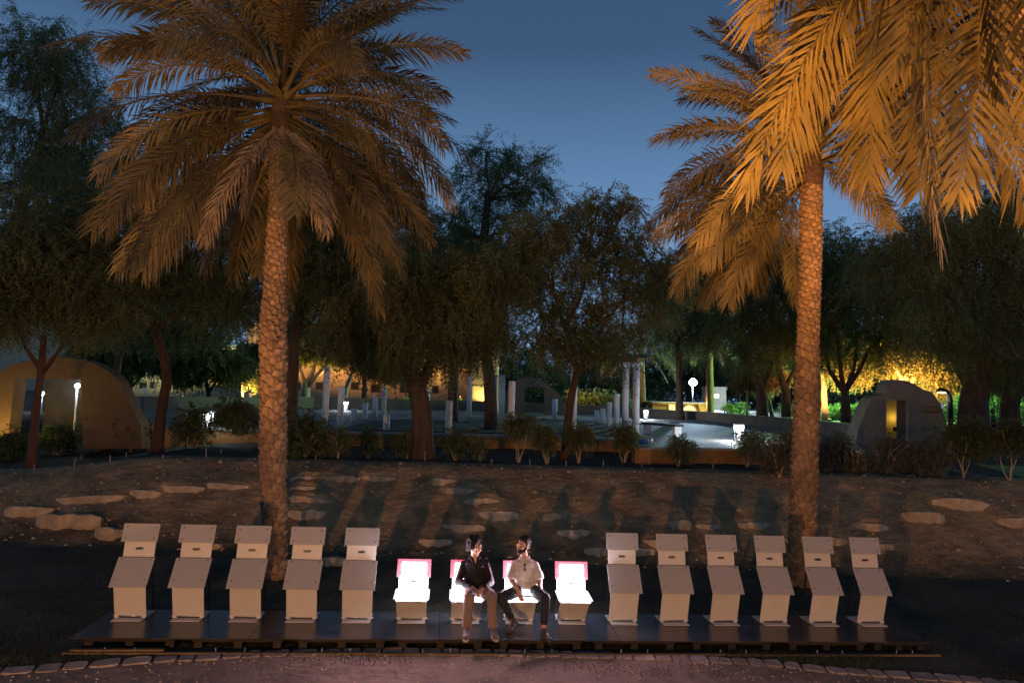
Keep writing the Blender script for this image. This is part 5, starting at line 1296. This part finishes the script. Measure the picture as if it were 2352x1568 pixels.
# man in dark jacket
J1 = dict(head=(.085, -.150, 1.085), hr=head_rot(R(52), R(6), R(-4)), neck=(.095, -.105, .925), pel=(.12, -.13, .50), waist=(.115, -.105, .62), chest=(.105, -.085, .775),
          sh=[(-.055, -.09, .835), (.255, -.09, .835)], el=[(-.125, -.17, .605), (.325, -.17, .600)], wr=[(.055, -.365, .575), (.225, -.365, .560)],
          hf=[(.75, -.45, -.45), (-.75, -.45, -.50)], hn=[(-.1, .2, -1), (-.1, .2, -1)], ts=[-1, 1], curl=[.75, .95],
          hip=[(.045, -.15, .485), (.195, -.15, .485)], kn=[(.02, -.545, .500), (.325, -.535, .500)], an=[(.0, -.600, .10), (.355, -.600, .10)],
          heel=[(.002, -.555, .002), (.345, -.545, .002)], toe=[(-.02, -.840, .002), (.395, -.820, .002)])
J2 = dict(head=(.02, -.135, 1.100), hr=head_rot(R(-56), R(2), R(2)), neck=(.045, -.100, .935), pel=(.085, -.13, .50), waist=(.07, -.105, .62), chest=(.055, -.085, .785),
          sh=[(-.10, -.09, .842), (.205, -.09, .842)], el=[(-.145, -.19, .625), (.262, -.17, .620)], wr=[(-.065, -.385, .545), (.242, -.375, .545)],
          hf=[(.35, -.35, -.85), (-.35, -.75, -.45)], hn=[(.5, .55, -.2), (-.2, .3, -1)], ts=[-1, 1], curl=[.45, 1.35],
          hip=[(.0, -.15, .485), (.165, -.15, .485)], kn=[(-.305, -.455, .470), (.290, -.560, .500)], an=[(-.110, -.410, .125), (.268, -.680, .105)],
          heel=[(-.055, -.385, .075), (.250, -.625, .002)], toe=[(-.205, -.600, .010), (.335, -.905, .002)])
person(6, J1, 'man in dark jacket and beige trousers seated, looking to the bearded man', False)
p2, W2 = person(7, J2, 'bearded man in white shirt and black trousers seated on glowing chair', True)
# sunglasses and watch of the bearded man
sg = MB(); c = Vector((.035, -.222, .845))
e = empty('sunglasses'); e.matrix_world = W2; tag(e, 'black sunglasses hanging from the white shirt neckline', 'sunglasses')
for q in (V3(0, 0, 0), V3(.006, 0, -.062)):
    b = MB(); b.sphere(c + q, .024, (.75, .25, 1.0)); b.build('lens', M['bolt'], e)
b = MB(); b.cap(c + V3(.002, 0, -.022), c + V3(.004, 0, -.04), .004, .004); b.build('bridge', M['bolt'], e)
w = Vector(J2['wr'][1]); dv = (Vector(J2['el'][1]) - w).normalized()
e = empty('wristwatch'); e.matrix_world = W2; tag(e, 'dark wristwatch on the wrist of the bearded man', 'watch')
b = MB(); b.tube([w + dv * .02, w + dv * .042], .034, 14); b.build('strap', M['bolt'], e)
b = MB(); b.sphere(w + dv * .03 + V3(.012, -.030, .012), .014, (1, .5, 1)); b.build('dial', M['steel'], e)

# far figures
def far_person(p, h, top, trou, lab, sit=False, yaw=0):
    e = empty('person', p, yaw); tag(e, lab, 'person', 'people in the far park')
    s = h / 1.7; b = MB(); b.sphere((0, 0, 1.57 * s if not sit else 1.12 * s), .115 * s, (.85, .95, 1.1), None, 12, 8); z0 = .82 if not sit else .38
    b.tube([(0, 0, (z0 + .55) * s), (0, 0, (z0 + .68) * s)], .055 * s, 8)
    b2 = MB(); oval(b2, [((0, 0, z0 * s), .16 * s, .11 * s), ((0, 0, (z0 + .3) * s), .17 * s, .12 * s), ((0, 0, (z0 + .5) * s), .20 * s, .11 * s), ((0, 0, (z0 + .58) * s), .08 * s, .06 * s)], 12)
    b3 = MB()
    for q in (-1, 1):
        b2.cap((q * .2 * s, 0, (z0 + .5) * s), (q * .25 * s, -.06 * s, (z0 + .22) * s), .05 * s, .045 * s)
        b.cap((q * .25 * s, -.06 * s, (z0 + .22) * s), (q * .2 * s, -.22 * s, (z0 + .08) * s), .038 * s, .032 * s); b.sphere((q * .19 * s, -.26 * s, (z0 + .06) * s), .045 * s)
        if sit: b3.cap((q * .09 * s, 0, .42 * s), (q * .12 * s, -.42 * s, .44 * s), .085 * s, .06 * s); b3.cap((q * .12 * s, -.42 * s, .44 * s), (q * .12 * s, -.45 * s, .05 * s), .058 * s, .045 * s)
        else: b3.cap((q * .09 * s, 0, .82 * s), (q * .10 * s, 0, .45 * s), .09 * s, .065 * s); b3.cap((q * .10 * s, 0, .45 * s), (q * .10 * s, 0, .05 * s), .065 * s, .05 * s)
    b.build('body', M['skin2'], e); b2.build('vest', M[top], e); b3.build('trousers', M[trou], e)
    b = MB(); b.sphere((0, .015, (1.60 if not sit else 1.15) * s), .12 * s, (.9, .95, .9), None, 10, 6); b.build('hair', M['hair'], e)
    return e
for (x, yt, d, lab, yw) in ((933, 903.5, 64, 'left one of two people in yellow green vests beyond the wall', 3.0), (946, 904, 64.5, 'right one of two people in yellow green vests beyond the wall', 3.4),
                            (1056, 906, 65, 'person in yellow green vest near the dark gate', 2.6), (1160, 905, 66, 'person in yellow vest half hidden behind the steel pillars', 3.1)):
    p = at_d(x, yt, d); far_person((p.x, d, p.z - 1.62), 1.62, 'hivis', 'navy', lab, False, yw)
for (x, y, d, lab, tp, yw) in ((2256, 1004, 30, 'person in orange lit pale top sitting under the massive tree', 'shirt', -1.2), (2282, 1004, 30.4, 'dark clothed person sitting opposite under the massive tree', 'navy', 1.2)):
    p = at_d(x, y, d); far_person((p.x, d, p.z), 1.7, tp, 'navy', lab, True, yw)
    b = MB(); b.box((0, 0, .17), (.5, .5, .36)); tag(b.build('stone_seat', M['plaster_grey'], None, (p.x, d + .06, p.z)), 'low stone block ' + ('under the pale topped sitter' if x < 2270 else 'under the dark clothed sitter'), 'seat')

# ------------------------------------------------------------------ lamps of the place
def street_lamp():
    p = at_z(2184, 1000, PZ - .1); k = p.y / FPX; e = empty('street_lamp', p); tag(e, 'black flat post lamp with curved head beside the stepped wall', 'street lamp')
    b = MB(); pts = [(0, 0, 0), (0, 0, 1.75), (-.05, 0, 2.0), (-.22, 0, 2.2), (-.48, 0, 2.27), (-.62, 0, 2.22)]
    b.tube(pts, [.13, .13, .13, .12, .11, .08], 8); b.build('post', M['iron'], e)
    b = MB(); b.box((-.42, 0, 2.12), (.34, .16, .03)); b.build('light_panel', M['lamp_warm'], e)
    lamp('lamp', 'POINT', Vector(p) + V3(-.45, -.05, 2.0), 45, (1, .78, .5), e, .06)
street_lamp()
def pole_lamp(p, h, lab, power, col, size, mt, r=.28):
    e = empty('pole_lamp', p); tag(e, lab, 'street lamp', 'tall lamps in the park')
    b = MB(); b.tube([(0, 0, 0), (0, 0, h)], [.07, .045], 8); b.build('pole', M['iron'], e)
    b = MB(); b.box((0, 0.05, h + .1), (.5, .2, .4)); b.build('housing', M['iron'], e)
    b = MB(); b.sphere((0, -.12, h + .1), r, (1, .35, 1)); b.build('lens', mt, e)
    lamp('lamp', 'POINT', Vector(p) + V3(0, -.55, h + .1), power, col, e, size)
q = at_d(1591, 878, 74); pole_lamp((q.x, 74, FG), q.z - FG - .1, 'blazing blue white floodlight on a mast behind the pavilion', 26000, (.55, .75, 1.0), .25, M['led_big'], .42)
q = at_d(1850, 872, 57); pole_lamp((q.x, 57, FG), q.z - FG - .1, 'tall green white lamp hidden among the right trees', 14000, (.40, 1.0, .30), .15, M['led'])
q = at_d(2290, 880, 58); pole_lamp((q.x, 62, FG), 4.2, 'lamp shining on green hedge behind the massive right tree', 11000, (.35, 1.0, .25), .15, M['led'])
# lamps seen through the left doorway
for (x, y, d, lab, pw_) in ((97, 903, 33, 'white lamp on a short post seen through the left doorway', 70), (178, 886, 23.9, 'white lamp at the right jamb of the left doorway', 26)):
    p = at_d(x, y, d); gz = 1.45; e = empty('post_lamp', (p.x, d, gz)); tag(e, lab, 'street lamp', 'lamps in the left doorway')
    b = MB(); b.tube([(0, 0, 0), (0, 0, p.z - gz - .06)], .035, 8); b.build('post', M['column'], e)
    b = MB(); b.sphere((0, 0, p.z - gz), .085); b.build('globe', emit('globe', (.9, .97, 1), 30), e)
    lamp('lamp', 'POINT', p + V3(0, -.14, 0), pw_ * .6, (.85, .95, 1), e, .08)
# ground uplights
def uplight(p, aim, power, col, lab, angle=R(120), size=.1, glow=True):
    e = empty('uplight', p); tag(e, lab, 'spotlight', 'ground floodlights')
    f = (Vector(aim) - Vector(p)).normalized(); q = f.to_track_quat('-Z', 'Y').to_matrix()
    b = MB(); b.box(V3(0, 0, .16), (.26, .20, .10), q); b.build('housing', M['iron'], e)
    b = MB(); b.box(V3(0, 0, .16) + f * .055, (.22, .16, .008), q); b.build('lens', M['lamp_warm'], e)
    b = MB(); b.bar((-.14, 0, .0), (-.14, 0, .2), .02); b.bar((.14, 0, .0), (.14, 0, .2), .02); b.bar((-.15, 0, .005), (.15, 0, .005), .06, .01); b.build('bracket', M['iron'], e)
    lamp('lamp', 'SPOT', Vector(p) + V3(0, 0, .16) + f * .10, power, col, e, size, Vector(p) + V3(0, 0, .16) + f * 5, angle, .6)
def gpt(x, y): return V3(x, y, float(terrain(x, y)))
# two low park lamps behind the camera: they throw the long shadows of the chairs up the slope
def park_lamp(x, y, h, power, lab):
    p = gpt(x, y); e = empty('park_lamp', p); tag(e, lab, 'street lamp', 'low park lamps')
    b = MB(); b.tube([(0, 0, 0), (0, 0, h - .12)], .05, 10); b.tube([(0, 0, 0), (0, 0, .02)], .12, 10); b.build('post', M['iron'], e)
    b = MB(); b.box((0, -.03, h), (.34, .14, .24)); b.build('housing', M['iron'], e)
    b = MB(); b.box((0, .045, h), (.30, .01, .20)); b.build('lens', M['lamp_warm'], e)
    lamp('lamp', 'POINT', p + V3(0, .16, h), power, WARM, e, .07)
park_lamp(-4.6, -5.5, 1.75, P_LEFT, 'low warm park lamp behind the left end of the path')
park_lamp(8.6, -5.5, 1.75, P_RIGHT, 'low warm park lamp behind the right end of the path')
uplight(gpt(1.0, 3.0), V3(3.8, 6.5, 6.0), P_PALM, SODIUM, 'amber floodlight aimed up at the near palm', R(80), .08)
uplight(gpt(-6.0, 6.3), V3(-4.6, 12.2, 7.6), 1250, SODIUM, 'amber floodlight aimed up at the left palm crown', R(70), .08)
uplight(gpt(3.0, 6.2), V3(5.4, 13.0, 7.2), 580, SODIUM, 'amber floodlight aimed up at the right palm crown', R(65), .08)
for (x, y, d, ax, ay, pw_, col, lab) in ((640, 915, 63, 690, 800, 650, SODIUM, 'amber uplight under the pale forked tree'), (800, 912, 62, 830, 800, 620, SODIUM, 'small amber spotlight shining at the foot of the slim tree'), (560, 915, 57, 560, 830, 260, SODIUM, 'amber uplight under the small orange tree'),
                                        (2075, 955, 47.5, 2100, 800, 900, SODIUM, 'amber uplight under the blazing orange tree'), (1905, 955, 49, 1910, 800, 480, SODIUM, 'amber uplight under the slim tree right of the palm'), (1110, 905, 64, 1110, 830, 700, (1, .62, .12), 'yellow floodlight below the bright narrow block'),
                                        (2030, 985, 38, 1980, 700, 90, SODIUM, 'amber uplight beneath the vase shaped tree'), (420, 905, 70, 400, 800, 420, (.9, 1.0, .5), 'pale green uplight by the low pale building'), (-20, 1010, 21.6, 60, 850, 9, (1, .62, .15), 'yellow uplight at the left end of the arch wall'), (1310, 930, 62, 1330, 850, 260, SODIUM, 'amber uplight behind the pergola')):
    p = at_d(x, y, d); p.z = float(terrain(p.x, d)) if d < 30 else FG + .03; a = at_d(ax, ay, d + 1.0 if d > 30 else 22.4)
    uplight(p, a, pw_ * K_UP, col, lab, R(150))
p = at_d(2056, 985, 25.3); e = empty('wall_lamp', p); tag(e, 'small yellow lamp hidden behind the jamb of the stepped wall', 'wall lamp')
b = MB(); b.box((0, 0, 0), (.12, .06, .16)); b.build('housing', M['iron'], e)
lamp('lamp', 'POINT', p + V3(.25, .35, .4), 14, (1, .75, .12), e, .06)
print('objects', len(bpy.data.objects), 'tris', sum(sum(len(p.vertices) - 2 for p in m_.polygons) for m_ in bpy.data.meshes if m_.users))
